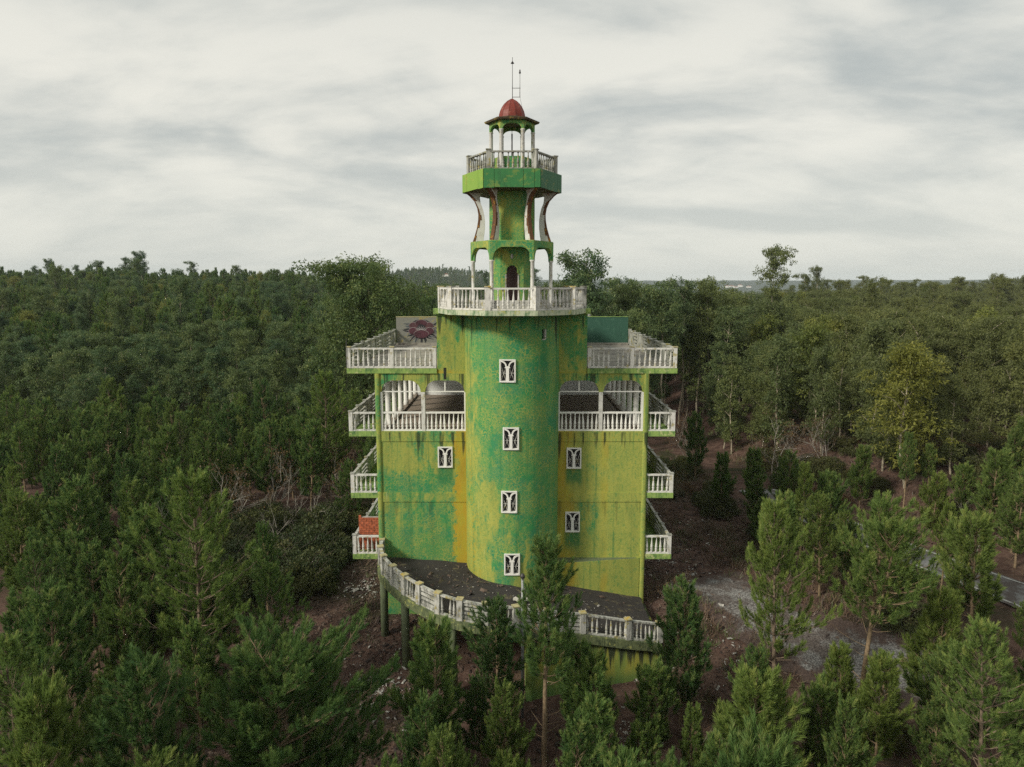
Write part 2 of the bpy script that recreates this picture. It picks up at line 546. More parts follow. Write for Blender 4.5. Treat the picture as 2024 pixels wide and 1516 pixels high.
M["ink"] = plain("mural_black", (0.015, 0.016, 0.02), 0.8, 0.3, 3)
M["slate"] = plain("mural_slate", (0.055, 0.07, 0.08), 0.8, 0.3, 3)
M["chalk"] = plain("mural_white", (0.30, 0.27, 0.27), 0.8, 0.2, 3)
M["spray"] = plain("blue_black_spray_paint", (0.03, 0.03, 0.05), 0.8, 0.3, 3)
M["cloth"] = plain("pale_rag", (0.55, 0.52, 0.45), 0.9, 0.2, 4)
M["dark_stain"] = plain("black_water_stain", (0.02, 0.024, 0.014), 0.9, 0.4, 3)

# ------------------------------------------------------------------ the abandoned tower building
building = empty("tower_building", (0, 0, 0))
tag(building, "abandoned green and yellow tower building with balconies and a domed lookout", "building")

BPROF = [(0.050, 0.0), (0.062, 0.05), (0.036, 0.10), (0.058, 0.16), (0.066, 0.22), (0.040, 0.27), (0.064, 0.31),
         (0.060, 0.40), (0.040, 0.62), (0.022, 0.86), (0.026, 0.92), (0.055, 1.0)]
_bal_cache = {}


def baluster_mesh(h, mat, wide=1.0):
    key = (round(h, 3), mat.name, wide)
    if key not in _bal_cache:
        b = MB().mat(mat)
        b.lathe([(r * wide, z * h) for r, z in BPROF], seg=7)
        _bal_cache[key] = b.mesh("baluster")
    return _bal_cache[key]


def balustrade(parent, p0, p1, h=0.92, kind="baluster", n=8, mat=None, cap=None, post0=True, post1=True, joined=False,
               post_w=0.17, rail=0.075, label=None, endcap=False, slats=4):
    """rail and kerb (the part itself) with posts, balusters or slats below it.  p0, p1 are floor points"""
    mat = mat or M["white"]
    cap = cap or M["cap"]
    p0, p1 = Vector(p0), Vector(p1)
    d = p1 - p0
    L = d.length
    up = Vector((0, 0, 1))
    g0 = post_w * 0.5 if post0 else 0
    g1 = post_w * 0.5 if post1 else 0
    a, b = p0 + d * (g0 / L), p1 - d * (g1 / L)
    mb = MB().mat(mat)
    mb.bar(a + up * 0.035, b + up * 0.035, 0.13, 0.07)
    part = mb.build("balustrade", None, parent, label=label)
    MB().mat(mat).bar(a + up * (h - rail / 2), b + up * (h - rail / 2), 0.14, rail).build("handrail", None, part)
    bh = h - rail - 0.07
    if kind == "baluster":
        extra = MB().mat(mat)
        for i in range(n):
            q = a + (b - a) * ((i + 0.5) / n) + up * 0.07
            if i and random.random() < 0.025:
                continue
            if joined:
                extra.lathe([(r, q.z + z * bh) for r, z in BPROF[::2] + [BPROF[-1]]], (q.x, q.y), seg=5)
            else:
                o = link_mesh("baluster", baluster_mesh(bh, mat), part)
                o.location = q
                o.rotation_euler = (random.gauss(0, 0.022), random.gauss(0, 0.022), random.uniform(0, 1))
        if joined:
            extra.build("baluster_row", None, part, kind="stuff")
    elif kind == "slat":
        for i in range(slats):
            zc = 0.07 + bh * (i + 0.5) / slats
            s = MB().mat(mat)
            s.bar(a + up * zc, b + up * zc, 0.07, bh / slats * 0.56)
            s.build("slat", None, part)
    elif kind == "solid":
        s = MB().mat(mat)
        s.bar(a + up * (0.07 + bh / 2), b + up * (0.07 + bh / 2), 0.08, bh - 0.004)
        s.build("infill_panel", None, part)
    ang = math.atan2(d.y, d.x)
    for flag, p in ((post0, p0), (post1, p1)):
        if flag:
            s = MB().mat(mat)
            w = post_w / 2
            s.box(-w, w, -w, w, 0, h + 0.03)
            s.mat(cap).box(-w - 0.025, w + 0.025, -w - 0.025, w + 0.025, h + 0.03, h + 0.075)
            o = s.build("post", None, part)
            o.location = p
            o.rotation_euler = (0, 0, ang)
    return part


# --- window with the palm-shaped grille -------------------------------------------------


def lotus_window(parent, cx, cz, mp, w=0.72, h=1.06, label=None):
    """white frame, dark glass, a post that opens into two curved arms, crossed bars on both sides"""
    fr = MB().mat(M["white_clean"])
    t, pr = 0.055, -0.07
    x0, x1, z0, z1 = cx - w / 2, cx + w / 2, cz - h / 2, cz + h / 2

    def rect(mb, a, b, c, d, y0, y1):
        mb.slabxz([(a, c), (b, c), (b, d), (a, d)], y0, y1, mp)

    rect(fr, x0, x0 + t, z0, z1, pr, 0.16)
    rect(fr, x1 - t, x1, z0, z1, pr, 0.16)
    rect(fr, x0 + t, x1 - t, z1 - t, z1, pr, 0.16)
    rect(fr, x0 + t, x1 - t, z0, z0 + t * 1.1, pr - 0.012, 0.16)
    frame = fr.build("window", None, parent, label=label)
    gl = MB().mat(M["glass"])
    rect(gl, x0 + t, x1 - t, z0 + t, z1 - t, 0.12, 0.135)
    gl.build("pane", None, frame)
    po = MB().mat(M["white_clean"])
    pw = 0.068
    zc = z0 + h * 0.62
    rect(po, cx - pw, cx + pw, z0 + t, zc, -0.055, 0.05)
    rect(po, cx - pw * 1.75, cx + pw * 1.75, zc, zc + 0.035, -0.06, 0.055)
    rect(po, cx - pw * 1.3, cx + pw * 1.3, zc + 0.035, zc + 0.085, -0.056, 0.05)
    po.build("grille_post", None, frame)
    for s in (-1, 1):
        ar = MB().mat(M["white_clean"])
        R0 = w / 2 - t - 0.03
        zz0, zz1 = zc + 0.085, z1 - t
        outer, inner = [], []
        for k in range(9):
            a = PI / 2 * k / 8
            ox = cx + s * (0.035 + (R0) * (1 - math.cos(a)))
            oz = zz0 + (zz1 - zz0) * math.sin(a)
            nx, nz = s * math.cos(a), -math.sin(a)
            outer.append((ox - nx * 0.0, oz))
            inner.append((ox + s * 0.062 * math.cos(a), oz - 0.062 * math.sin(a)))
        for k in range(8):
            ar.slabxz([outer[k], outer[k + 1], inner[k + 1], inner[k]], -0.055, 0.03, mp)
        ar.build("grille_arm", None, frame)
        br = MB().mat(M["white_dirty"])
        xa, xb = cx + s * pw, cx + s * (w / 2 - t)
        za, zb = z0 + t, zc + 0.13
        for (pa, pb) in (((xa, za), (xb, zb)), ((xa, zb - 0.10), (xb, za)), ((xa, (za + zb) / 2), (xb, (za + zb) / 2))):
            dx_, dz_ = pb[0] - pa[0], pb[1] - pa[1]
            l_ = math.hypot(dx_, dz_)
            ox, oz = -dz_ / l_ * 0.009, dx_ / l_ * 0.009
            br.slabxz([(pa[0] + ox, pa[1] + oz), (pb[0] + ox, pb[1] + oz), (pb[0] - ox, pb[1] - oz), (pa[0] - ox, pa[1] - oz)], 0.0, 0.018 + 0.001 * abs(dz_), mp)
        br.build("grille_bar", None, frame)
    return frame


# --- flat front walls ---------------------------------------------------------------------
ZL = dict(L1=2.40, L2=5.55, L3=8.65, L4=11.75)
TS = 0.26                                    # slab thickness
HALF, BALC = 6.6, 7.95
DEPTH = 20.0
CR = 2.25                                    # radius of the round stair tower
WIN_W, WIN_H = 0.72, 1.04
flat_wins = {-1: [(-3.27, 7.62)], 1: [(3.03, 7.57), (3.0, 4.33)]}
flatmap = lambda u, d, z: (u, d, z)
for s, zn in ((-1, "left"), (1, "right")):
    wins = flat_wins[s]
    us = sorted({s * 2.0, s * 6.42} | {u + k * (WIN_W / 2 - 0.03) for u, _ in wins for k in (-1, 1)})
    zs = sorted({-1.6, 8.40} | {z + k * (WIN_H / 2 - 0.03) for _, z in wins for k in (-1, 1)})
    hole = lambda u, z, wins=wins: any(abs(u - a) < WIN_W / 2 - 0.04 and abs(z - b) < WIN_H / 2 - 0.04 for a, b in wins)
    wb = MB().mat(M["p_" + zn])
    wb.grid_wall(us, zs, hole, flatmap, 0.0, 0.25)
    wall = wb.build("facade_wall", None, building)
    for (u, z) in wins:
        lotus_window(building, u, z, flatmap, WIN_W, WIN_H)
    # raised floor bands across the front
    for z0, z1 in ((5.35, 5.83), (8.403, 8.905)):
        MB().mat(M["p_" + zn]).box(s * 2.0, s * 6.38, -0.03, 0.2, z0, z1).build("floor_band", None, building)
    # corner pilaster
    pil = MB().mat(M["p_" + zn])
    pts = []
    for k in range(7):
        a = PI * k / 6
        pts.append((s * 6.5 - 0.12 * math.cos(a), -0.02 - 0.07 * math.sin(a)))
    pts += [(s * 6.62, 0.3), (s * 6.38, 0.3)]
    pil.prism(pts, -1.2, 11.745)
    pil.build("corner_pilaster", None, building)

# side and rear walls of the closed lower storeys
for s, zn in ((-1, "left"), (1, "right")):
    sw = MB().mat(M["p_" + zn]).box(s * 6.35, s * 6.6, 0.31, DEPTH, -1.6, 8.64)
    wall = sw.build("side_wall", None, building)
    for zf in (ZL["L1"] + TS, ZL["L2"] + TS):
        for yy in (2.6, 6.4, 10.2):
            d = MB().mat(M["white_clean"])
            f = s * 6.6
            d.box(f, f + s * 0.06, yy, yy + 0.08, zf, zf + 2.1)
            d.box(f, f + s * 0.06, yy + 1.12, yy + 1.2, zf, zf + 2.1)
            d.box(f, f + s * 0.06, yy + 0.08, yy + 1.12, zf + 2.02, zf + 2.1)
            d.mat(M["glass"]).box(f, f + s * 0.012, yy + 0.08, yy + 1.12, zf, zf + 2.02)
            d.build("balcony_door", None, building)
MB().mat(M["p_left"]).box(-6.35, 6.35, DEPTH - 0.25, DEPTH, -1.6, 8.64).build("rear_wall", None, building)

# --- slabs ------------------------------------------------------------------------------
for s in (-1, 1):
    for lv in ("L1", "L2"):
        b = MB().mat(M["slab"]).box(s * 6.625, s * BALC, -0.02, 13.6, ZL[lv], ZL[lv] + TS)
        b.build("balcony_slab", None, building)
    MB().mat(M["slab"]).box(s * 6.625, s * BALC, -0.02, 13.6, ZL["L3"], ZL["L3"] + TS).build("balcony_slab", None, building)
MB().mat(M["tile"]).box(-6.6, 6.6, 0.30, DEPTH, ZL["L3"], ZL["L3"] + TS).build("hall_floor", None, building)
# roof slab: painted edge with a concrete deck laid on it
for s in (-1, 1):
    MB().mat(M["slab"]).box(s * 3.62, s * BALC, -0.07, DEPTH, ZL["L4"], ZL["L4"] + TS - 0.02).build("roof_slab", None, building)
    MB().mat(M["roofdeck"]).box(s * 3.63, s * (BALC - 0.02), -0.04, DEPTH - 0.05, ZL["L4"] + TS - 0.019, ZL["L4"] + TS).build("roof_deck", None, building)
MB().mat(M["plaster"]).box(-3.6, 3.6, 0.30, DEPTH, ZL["L4"] + 0.002, ZL["L4"] + 0.2).build("hall_ceiling", None, building)

# --- open hall on the third floor: arcade front ------------------------------------------
FZ = ZL["L3"] + TS                      # 8.91
for s, zn in ((-1, "left"), (1, "right")):
    wb = MB().mat(M["p_arcade"])
    zb, zt = 11.40, 11.748
    wb.box(s * 2.0, s * 6.38, 0.0, 0.25, zb, zt)
    for (u0, u1) in ((2.30, 4.20), (4.42, 6.32)):
        r = 0.56
        for uu, dr in ((u0, 1), (u1, -1)):
            poly = []
            for k in range(9):
                a = PI / 2 * k / 8
                poly.append((s * (uu + dr * r * (1 - math.cos(a))), zb - r * (1 - math.sin(a))))
            poly.append((s * uu, zb))
            poly = poly if s * dr < 0 else poly[::-1]
            wb.slabxz(poly, 0.002, 0.248)
    for (u0, u1) in ((2.0, 2.30), (4.20, 4.42), (6.32, 6.38)):
        wb.box(s * u0, s * u1, 0.001, 0.249, 10.84, zb)
    wb.build("arcade_wall", None, building)
    # pale plaster piers under the springing
    for (u0, u1, mt) in ((2.20, 2.32, "white_clean"), (4.22, 4.40, "white"), (6.28, 6.379, "white_clean")):
        MB().mat(M[mt]).box(s * u0, s * u1, 0.01, 0.24, FZ, 10.838).build("arcade_pier", None, building)
    # white glazing bars left in the arch heads
    tr = MB().mat(M["white_clean"])
    for (u0, u1) in ((2.32, 4.22), (4.40, 6.28)):
        tr.box(s * u0, s * u1, 0.09, 0.14, 10.82, 10.87)
    mid = s * 3.25
    tr.box(mid - 0.03, mid + 0.03, 0.09, 0.14, 10.87, 11.40)
    tr.build("transom_bar", None, building)
    for (u0, u1) in ((2.32, 4.22), (4.40, 6.28)):
        a, b = sorted((s * u0, s * u1))
        balustrade(building, (a, 0.10, FZ), (b, 0.10, FZ), 0.94, "baluster", 9, M["white_clean"], post0=False, post1=False)
    # round columns down the open side
    for k in range(6):
        c = MB().mat(M["white_clean"])
        c.lathe([(0.15, FZ), (0.15, FZ + 0.3), (0.135, FZ + 0.32), (0.13, 11.55), (0.17, 11.62), (0.17, 11.747)], (s * 6.2, 1.1 + 2.0 * k), 14)
        c.build("hall_column", None, building)
    MB().mat(M["tile"]).box(s * 6.05, s * 6.38, 0.3, 11.4, FZ, FZ + 0.10).build("hall_kerb", None, building)
bw = MB().mat(M["plaster"]).box(-6.6, 6.6, 11.5, 11.7, FZ, 11.747)
bw.build("hall_rear_wall", None, building)
for (cx, cz, r) in ((3.05, 11.33, 0.26), (3.5, 11.38, 0.22), (3.95, 11.34, 0.24), (2.6, 11.30, 0.2), (4.6, 11.0, 0.13)):
    gp = MB().mat(M["spray"])
    for k in range(14):
        a0, a1 = 2 * PI * k / 14, 2 * PI * (k + 1) / 14
        gp.slabxz([(cx + r * math.cos(a0), cz + r * math.sin(a0)), (cx + (r - .06) * math.cos(a0), cz + (r - .06) * math.sin(a0)),
                   (cx + (r - .06) * math.cos(a1), cz + (r - .06) * math.sin(a1)), (cx + r * math.cos(a1), cz + r * math.sin(a1))][::-1], 11.493, 11.499)
    gp.build("graffiti", None, building)

# --- round stair tower --------------------------------------------------------------------
cylmap = lambda u, d, z: ((CR - d) * math.sin(u / CR), -(CR - d) * math.cos(u / CR), z)
cyl_wins = [(-0.20, 12.14), (-0.05, 9.03), (-0.13, 6.05), (0.0, 3.03)]
vent = (1.57, 13.74, 0.22, 0.46)
holes = [(u, z, WIN_W - 0.06, WIN_H - 0.06) for u, z in cyl_wins] + [vent]
us = {round(-3.9 + 7.8 * k / 44, 4) for k in range(45)}
zs = {-1.6, 14.64} | {round(-1.0 + 1.0 * k, 3) for k in range(16)}
for (u, z, w, h) in holes:
    us = {q for q in us if not (abs(q - u - w / 2) < 0.06 or abs(q - u + w / 2) < 0.06)}
for (u, z, w, h) in holes:
    us |= {round(u - w / 2, 4), round(u + w / 2, 4)}
    zs |= {round(z - h / 2, 4), round(z + h / 2, 4)}
zs = {z for z in zs if z < 14.7}
cyl = MB().mat(M["p_tower"])
cyl.smooth = True
cyl.grid_wall(sorted(us), sorted(zs), lambda u, z: any(abs(u - a) < w / 2 and abs(z - b) < h / 2 for a, b, w, h in holes), cylmap, 0.0, 0.25)
stair = cyl.build("stair_tower", None, building)
me = stair.data
from itertools import count
# keep the edges of openings crisp while the drum stays smooth
me.polygons.foreach_set("use_smooth", [True] * len(me.polygons))
bm_ = None
import bmesh
bm_ = bmesh.new()
bm_.from_mesh(me)
bmesh.ops.remove_doubles(bm_, verts=bm_.verts, dist=0.0005)
for e in bm_.edges:
    if len(e.link_faces) == 2 and e.calc_face_angle(0) > 0.6:
        e.smooth = False
bm_.to_mesh(me)
bm_.free()
me.update()
for (u, z) in cyl_wins:
    lotus_window(building, u, z, cylmap, WIN_W, WIN_H)
vf = MB().mat(M["white_dirty"])
u, z, w, h = vent
for (a, b, c, d) in ((u + w / 2 - 0.03, u + w / 2 + 0.02, z - h / 2, z + h / 2), (u - w / 2, u + w / 2 - 0.03, z - h / 2 - 0.02, z - h / 2 + 0.02)):
    vf.slabxz([(a, c), (b, c), (b, d), (a, d)], -0.02, 0.1, cylmap)
vw = vf.build("vent_window", None, building)
MB().mat(M["dark"]).slabxz([(u - w / 2, z - h / 2), (u + w / 2, z - h / 2), (u + w / 2, z + h / 2), (u - w / 2, z + h / 2)], 0.2, 0.22, cylmap).build("pane", None, vw)

# --- upper central block behind the drum --------------------------------------------------
ub = MB().mat(M["p_upper"])
for s in (-1, 1):
    ub.box(s * 2.0, s * 3.6, 0.0, 0.3, 11.75, 14.64)
    ub.box(s * 3.3, s * 3.6, 0.302, 12.0, 12.012, 14.64)
ub.box(-3.3, 3.3, 11.7, 12.0, 12.012, 14.64)
ub.build("upper_block", None, building)
for s in (-1, 1):
    MB().mat(M["slab"]).box(s * 3.32, s * 3.74, -0.12, 0.45, 14.60, 14.86).build("pier_cap", None, building)

# --- roof terrace: mural wall, teal wall, balustrades -------------------------------------
RZ = ZL["L4"] + TS                       # 12.01
mural = MB().mat(M["concrete"]).box(-7.72, -3.602, 13.5, 13.7, RZ, 13.82).build("mural_wall", None, building)
MB().mat(M["cap"]).box(-7.74, -3.602, 13.48, 13.72, 13.822, 13.86).build("wall_coping", None, building)
MB().mat(M["teal_wall"]).box(3.602, 7.74, 13.5, 13.7, RZ, 13.84).build("parapet_wall", None, building)
MB().mat(M["slab"]).box(3.602, 7.76, 13.48, 13.72, 13.842, 13.87).build("wall_coping", None, building)
for s in (-1, 1):
    MB().mat(M["roofdeck"]).box(s * 3.602, s * 7.7, 13.05, 13.48, RZ, RZ + 0.12).build("wall_kerb", None, building)

# painted flower on the mural wall: flat paint films a few millimetres thick
FX, FZc, FY = -6.05, 12.93, 13.5


def film(mb, pts, lay, mat):
    y1 = FY - 0.002 - 0.003 * lay
    area = sum(pts[i][0] * pts[(i + 1) % len(pts)][1] - pts[(i + 1) % len(pts)][0] * pts[i][1] for i in range(len(pts)))
    if area < 0:
        pts = pts[::-1]
    mb.mat(mat).slabxz([(FX + 1.3 * a, FZc + b) for a, b in pts], y1 - 0.0025, y1)


def leafpts(ang, r0, r1, w, bend=0.15):
    p, q = [], []
    for k in range(7):
        t = k / 6
        r_ = r0 + (r1 - r0) * t
        a = ang + bend * t * t
        ww = w * math.sin(PI * min(1, 0.12 + 0.88 * t)) * (1 - 0.2 * t)
        cx, cz = r_ * math.cos(a), r_ * math.sin(a)
        nx, nz = -math.sin(a), math.cos(a)
        p.append((cx + nx * ww, cz + nz * ww))
        q.append((cx - nx * ww, cz - nz * ww))
    return p + q[::-1]


def ell(cx, cz, rx, rz_, rot_=0.0, n=16):
    o = []
    for k in range(n):
        a = 2 * PI * k / n
        u, v = rx * math.cos(a), rz_ * math.sin(a)
        o.append((cx + u * math.cos(rot_) - v * math.sin(rot_), cz + u * math.sin(rot_) + v * math.cos(rot_)))
    return o


fl = MB()
lv = random.Random(3)
angs = [R(a) for a in (158, 172, 188, 200, 214, 230, 248, 292, 308, 322, 336, 350, 4, 14, 26, 142)]
for i, a in enumerate(angs):
    film(fl, leafpts(a, 0.35, lv.uniform(0.85, 1.12) * (0.85 if math.sin(a) < -0.5 else 1), 0.085, lv.uniform(-0.25, 0.25)), 0 + 0.12 * i, M["ink"] if i % 3 else M["slate"])
for i, a in enumerate(angs):
    film(fl, leafpts(a + 0.07, 0.5, lv.uniform(0.75, 0.95), 0.016, lv.uniform(-0.2, 0.2)), 3 + 0.05 * i, M["chalk"])
film(fl, [(-0.05, -0.5), (0.06, -0.5), (0.05, -0.85), (0.12, -0.9), (-0.12, -0.9), (-0.04, -0.8)], 2.2, M["ink"])
film(fl, ell(0, 0.10, 0.66, 0.66), 2.6, M["ink"])
flower = fl.build("flower_mural", None, building)
lay = 4.2
for (cx, cz, rx, rz_, rt, mt) in ((-0.40, 0.36, 0.22, 0.19, 0.3, "petal2"), (0.40, 0.36, 0.22, 0.19, -0.3, "petal2"), (0.0, 0.50, 0.30, 0.22, 0, "petal"),
                                  (-0.40, -0.02, 0.24, 0.22, -0.5, "petal"), (0.40, -0.02, 0.24, 0.22, 0.5, "petal"), (0.0, -0.22, 0.37, 0.26, 0, "petal")):
    pm = MB()
    film(pm, ell(cx, cz, rx + 0.022, rz_ + 0.022, rt), lay, M["chalk"])
    film(pm, ell(cx, cz - 0.012, rx + 0.012, rz_ + 0.012, rt), lay + 0.9, M[mt])
    pm.build("petal", None, flower)
    lay += 1.8
pm = MB()
film(pm, ell(0, 0.22, 0.2, 0.2), lay, M["ink"])
for k in range(7):
    a = R(20 + 140 * k / 6)
    film(pm, leafpts(a, 0.08, 0.34, 0.018, 0), lay + 1 + 0.1 * k, M["chalk"])
film(pm, ell(0, 0.08, 0.12, 0.03), lay + 2, M["chalk"])
pm.build("flower_heart", None, flower)

# front balustrades of the roof terrace
for s in (-1, 1):
    xs = [3.73, 5.78, 7.85]
    for i in range(2):
        a, b = sorted((s * xs[i], s * xs[i + 1]))
        balustrade(building, (a, 0.08, RZ), (b, 0.08, RZ), 0.96, "baluster", 8, M["white"], M["cap"], post0=(s > 0 and i == 0) or (s < 0), post1=(s > 0) or (s < 0 and i == 0))
    # side balustrades, receding; alternate balusters, slats and plain infill
    for lvl, z in ((0, RZ), (1, FZ), (2, ZL["L2"] + TS), (3, ZL["L1"] + TS)):
        kinds = ["slat", "solid", "slat", "baluster"] if lvl == 0 else ["baluster", "slat", "solid", "slat"]
        n = 8
        y0, y1 = 0.08, 13.4
        for i in range(n):
            a, b = y0 + (y1 - y0) * i / n, y0 + (y1 - y0) * (i + 1) / n
            balustrade(building, (s * 7.85, a, z), (s * 7.85, b, z), 0.93 if lvl else 0.96, kinds[i % 4], 7, M["white_dirty"] if lvl else M["white_grey"], M["white_grey"],
                       post0=i > 0, post1=i == n - 1, joined=True, post_w=0.16)
    # short front balustrades of the side balconies
    for z, n in ((FZ, 5), (ZL["L2"] + TS, 5), (ZL["L1"] + TS, 5)):
        a, b = sorted((s * 6.64, s * 7.85))
        balustrade(building, (a, 0.08, z), (b, 0.08, z), 0.93, "baluster", n, M["white"], M["white_grey"], post0=s < 0, post1=s > 0, post_w=0.18)
# small balustrade that shows above the teal wall
MB().mat(M["white_dirty"]).box(3.602, 5.4, 15.0, 16.2, RZ, 13.0).build("stair_head", None, building)
balustrade(building, (3.7, 15.1, 13.0), (5.3, 15.1, 13.0), 1.02, "baluster", 8, M["white_dirty"], joined=True)
# orange bricks closing the lowest balcony on one side
bk = MB().mat(M["mortar"]).box(-7.72, -6.63, 0.62, 0.74, ZL["L1"] + TS, 4.36)
bwall = bk.build("brick_wall", None, building)
bmsh = {}
row, zq = 0, ZL["L1"] + TS + 0.012
while zq < 4.40:
    xq = -7.735 - (0.13 if row % 2 else 0)
    while xq < -6.64:
        a, b = max(xq, -7.735), min(xq + 0.245, -6.63)
        if b - a > 0.05 and not (zq > 4.3 and random.random() < 0.35):
            key = round(b - a, 2)
            if key not in bmsh:
                bmsh[key] = MB().mat(M["brick"]).box(0, b - a, 0, 0.09, 0, 0.095).mesh("brick")
            o = link_mesh("brick", bmsh[key], bwall)
            o.location = (a, 0.585 + random.uniform(-0.008, 0.006), zq)
            o.rotation_euler = (0, 0, random.uniform(-0.015, 0.015))
        xq += 0.265
    zq += 0.112
    row += 1

# --- ten-sided terrace at the foot of the lookout -----------------------------------------
TZ = 14.88


def ngon(r, n, a0, c=(0, 0)):
    return [(c[0] + r * math.cos(a0 + 2 * PI * k / n), c[1] + r * math.sin(a0 + 2 * PI * k / n)) for k in range(n)]


MB().mat(M["slab_pale"]).prism(ngon(3.55, 10, -PI / 2 + PI / 10), 14.65, TZ - 0.01).build("terrace_slab", None, building)
MB().mat(M["roofdeck"]).prism(ngon(3.50, 10, -PI / 2 + PI / 10), TZ - 0.009, TZ).build("terrace_deck", None, building)
pts = ngon(3.38, 10, -PI / 2 + PI / 10)
for k in range(10):
    p, q = pts[k], pts[(k + 1) % 10]
    front = (p[1] + q[1]) / 2 < 0.8
    balustrade(building, (*p, TZ), (*q, TZ), 0.97, "baluster", 9, M["white"] if front else M["white_dirty"], M["cap"] if k % 2 else M["white_grey"], post0=True, post1=False, joined=not front, post_w=0.24)
hb = MB().mat(M["white_dirty"]).prism(ngon(1.75, 6, 0), TZ, TZ + 0.38)
hb.build("shaft_plinth", None, building)

# --- lookout shaft -------------------------------------------------------------------------
HR = 1.06
door_x, door_w, door_h0, door_h1 = 0.0, 0.52, TZ + 0.38, 16.55
sh = MB().mat(M["p_shaft"])
hexp = ngon(HR, 6, 0)
sh.prism(hexp, TZ + 0.381, 20.2)
sh.build("lookout_shaft", None, building)
yf = -HR * math.sqrt(3) / 2
dr = MB().mat(M["white_dirty"])
dr.box(-0.32, -0.26, yf - 0.03, yf + 0.02, TZ + 0.38, 16.45)
dr.box(0.26, 0.32, yf - 0.03, yf + 0.02, TZ + 0.38, 16.45)
door = dr.build("door", None, building)
dp = [(-0.26, TZ + 0.38), (0.26, TZ + 0.38), (0.26, 16.50)] + [(0.235 * math.cos(a), 16.62 + 0.24 * math.sin(a)) for a in (R(-20 + 22 * k) for k in range(11))] + [(-0.26, 16.50)]
MB().mat(M["door"]).slabxz(dp, yf - 0.012, yf + 0.01).build("door_leaf", None, door)
arch = MB().mat(M["p_shaft"])
for k in range(12):
    a0, a1 = R(-20 + 220 * k / 12), R(-20 + 220 * (k + 1) / 12)
    arch.slabxz([(r_ * math.cos(a), 16.62 + r_ * math.sin(a)) for r_, a in ((0.30, a0), (0.30, a1), (0.238, a1), (0.238, a0))][::-1], yf - 0.05, yf + 0.01)
arch.build("door_arch", None, door)
MB().mat(M["white_dirty"]).lathe([(0.02, 17.16), (0.055, 17.2), (0.07, 17.28), (0.045, 17.36), (0.01, 17.38)], (0.0, yf - 0.06), 8).build("wall_lamp", None, building)


def hex_arches(Rv, z_spring, z_crown, z_top, th, mat, name, r=0.5, post=0.0):
    """ring of six spandrel panels with round-cornered openings"""
    hp = ngon(Rv, 6, 0)
    for k in range(6):
        p, q = Vector((*hp[k], 0)), Vector((*hp[(k + 1) % 6], 0))
        L = (q - p).length
        d = (q - p) / L
        inn = Vector((-d.y, d.x, 0))
        mp = lambda u, dd, z: tuple(p + d * u + inn * dd + Vector((0, 0, z)))
        mb = MB().mat(mat)
        e = 0.10
        top = [(0, z_crown), (L, z_crown), (L, z_top), (0, z_top)]
        mb.slabxz(top, 0, th, mp)
        r2 = min(r, L / 2 - e)
        for sgn in (0, 1):
            poly = []
            for j in range(9):
                a = PI / 2 * j / 8
                poly.append((e + r2 * (1 - math.cos(a)), z_crown - (z_crown - z_spring) * (1 - math.sin(a))))
            poly.append((0.0, z_crown))
            poly.append((0.0, z_spring))
            if sgn:
                poly = [(L - u, z) for u, z in poly]
            else:
                poly = poly[::-1]
            mb.slabxz(poly, 0.001, th - 0.001, mp)
        mb.build(name, None, building)
    return hp


# lower colonnade: six white columns under a ring of arches
hp = hex_arches(1.95, 17.08, 17.66, 17.93, 0.22, M["p_shaft"], "arch_panel", 0.48)
for k, (x, y) in enumerate(ngon(1.83, 6, 0)):
    MB().mat(M["white"]).lathe([(0.115, TZ), (0.115, TZ + 0.08), (0.085, TZ + 0.1), (0.082, 17.0), (0.12, 17.04), (0.12, 17.079)], (x, y), 10).build("colonnade_column", None, building)
MB().mat(M["slab"]).prism(ngon(1.93, 6, 0), 17.931, 17.96).build("ring_slab", None, building)

# curved fins that carry the lookout platform
outer = [(1.84, 17.962), (1.74, 18.25), (1.64, 18.6), (1.58, 18.95), (1.57, 19.2), (1.62, 19.5), (1.76, 19.82), (1.98, 20.06), (2.16, 20.198)]
inner = [(1.36, 17.962), (1.31, 18.25), (1.27, 18.6), (1.27, 18.95), (1.30, 19.2), (1.37, 19.5), (1.47, 19.75), (1.50, 20.0), (1.38, 20.198)]
for k in range(6):
    a = PI / 3 * k
    er = Vector((math.cos(a), math.sin(a), 0))
    et = Vector((-math.sin(a), math.cos(a), 0))
    fin = MB()
    th = 0.085
    for i in range(8):
        o0, o1, i0, i1 = outer[i], outer[i + 1], inner[i], inner[i + 1]
        P_ = lambda rz, s_: tuple(er * rz[0] + et * (s_ * th) + Vector((0, 0, rz[1])))
        fin.mat(M["fin"]).add([P_(o0, -1), P_(o1, -1), P_(i1, -1), P_(i0, -1)], [(0, 3, 2, 1)])
        fin.add([P_(o0, 1), P_(o1, 1), P_(i1, 1), P_(i0, 1)], [(0, 1, 2, 3)])
        fin.add([P_(i0, -1), P_(i1, -1), P_(i1, 1), P_(i0, 1)], [(0, 3, 2, 1)])
        fin.mat(M["rust"]).add([P_(o0, -1), P_(o1, -1), P_(o1, 1), P_(o0, 1)], [(0, 1, 2, 3)])
        # rusted strip that eats into both faces along the outer edge
        wst = 0.12 + 0.06 * math.sin(1.7 * i + k)
        for s_ in (-1, 1):
            q0 = (o0[0] - wst, o0[1])
            q1 = (o1[0] - wst * 0.8, o1[1])
            tt = th + 0.004
            f4 = [tuple(er * rz[0] + et * (s_ * tt) + Vector((0, 0, rz[1]))) for rz in (o0, o1, q1, q0)]
            fin.add(f4, [(0, 1, 2, 3) if s_ > 0 else (0, 3, 2, 1)])
    fin.build("curved_fin", None, building)

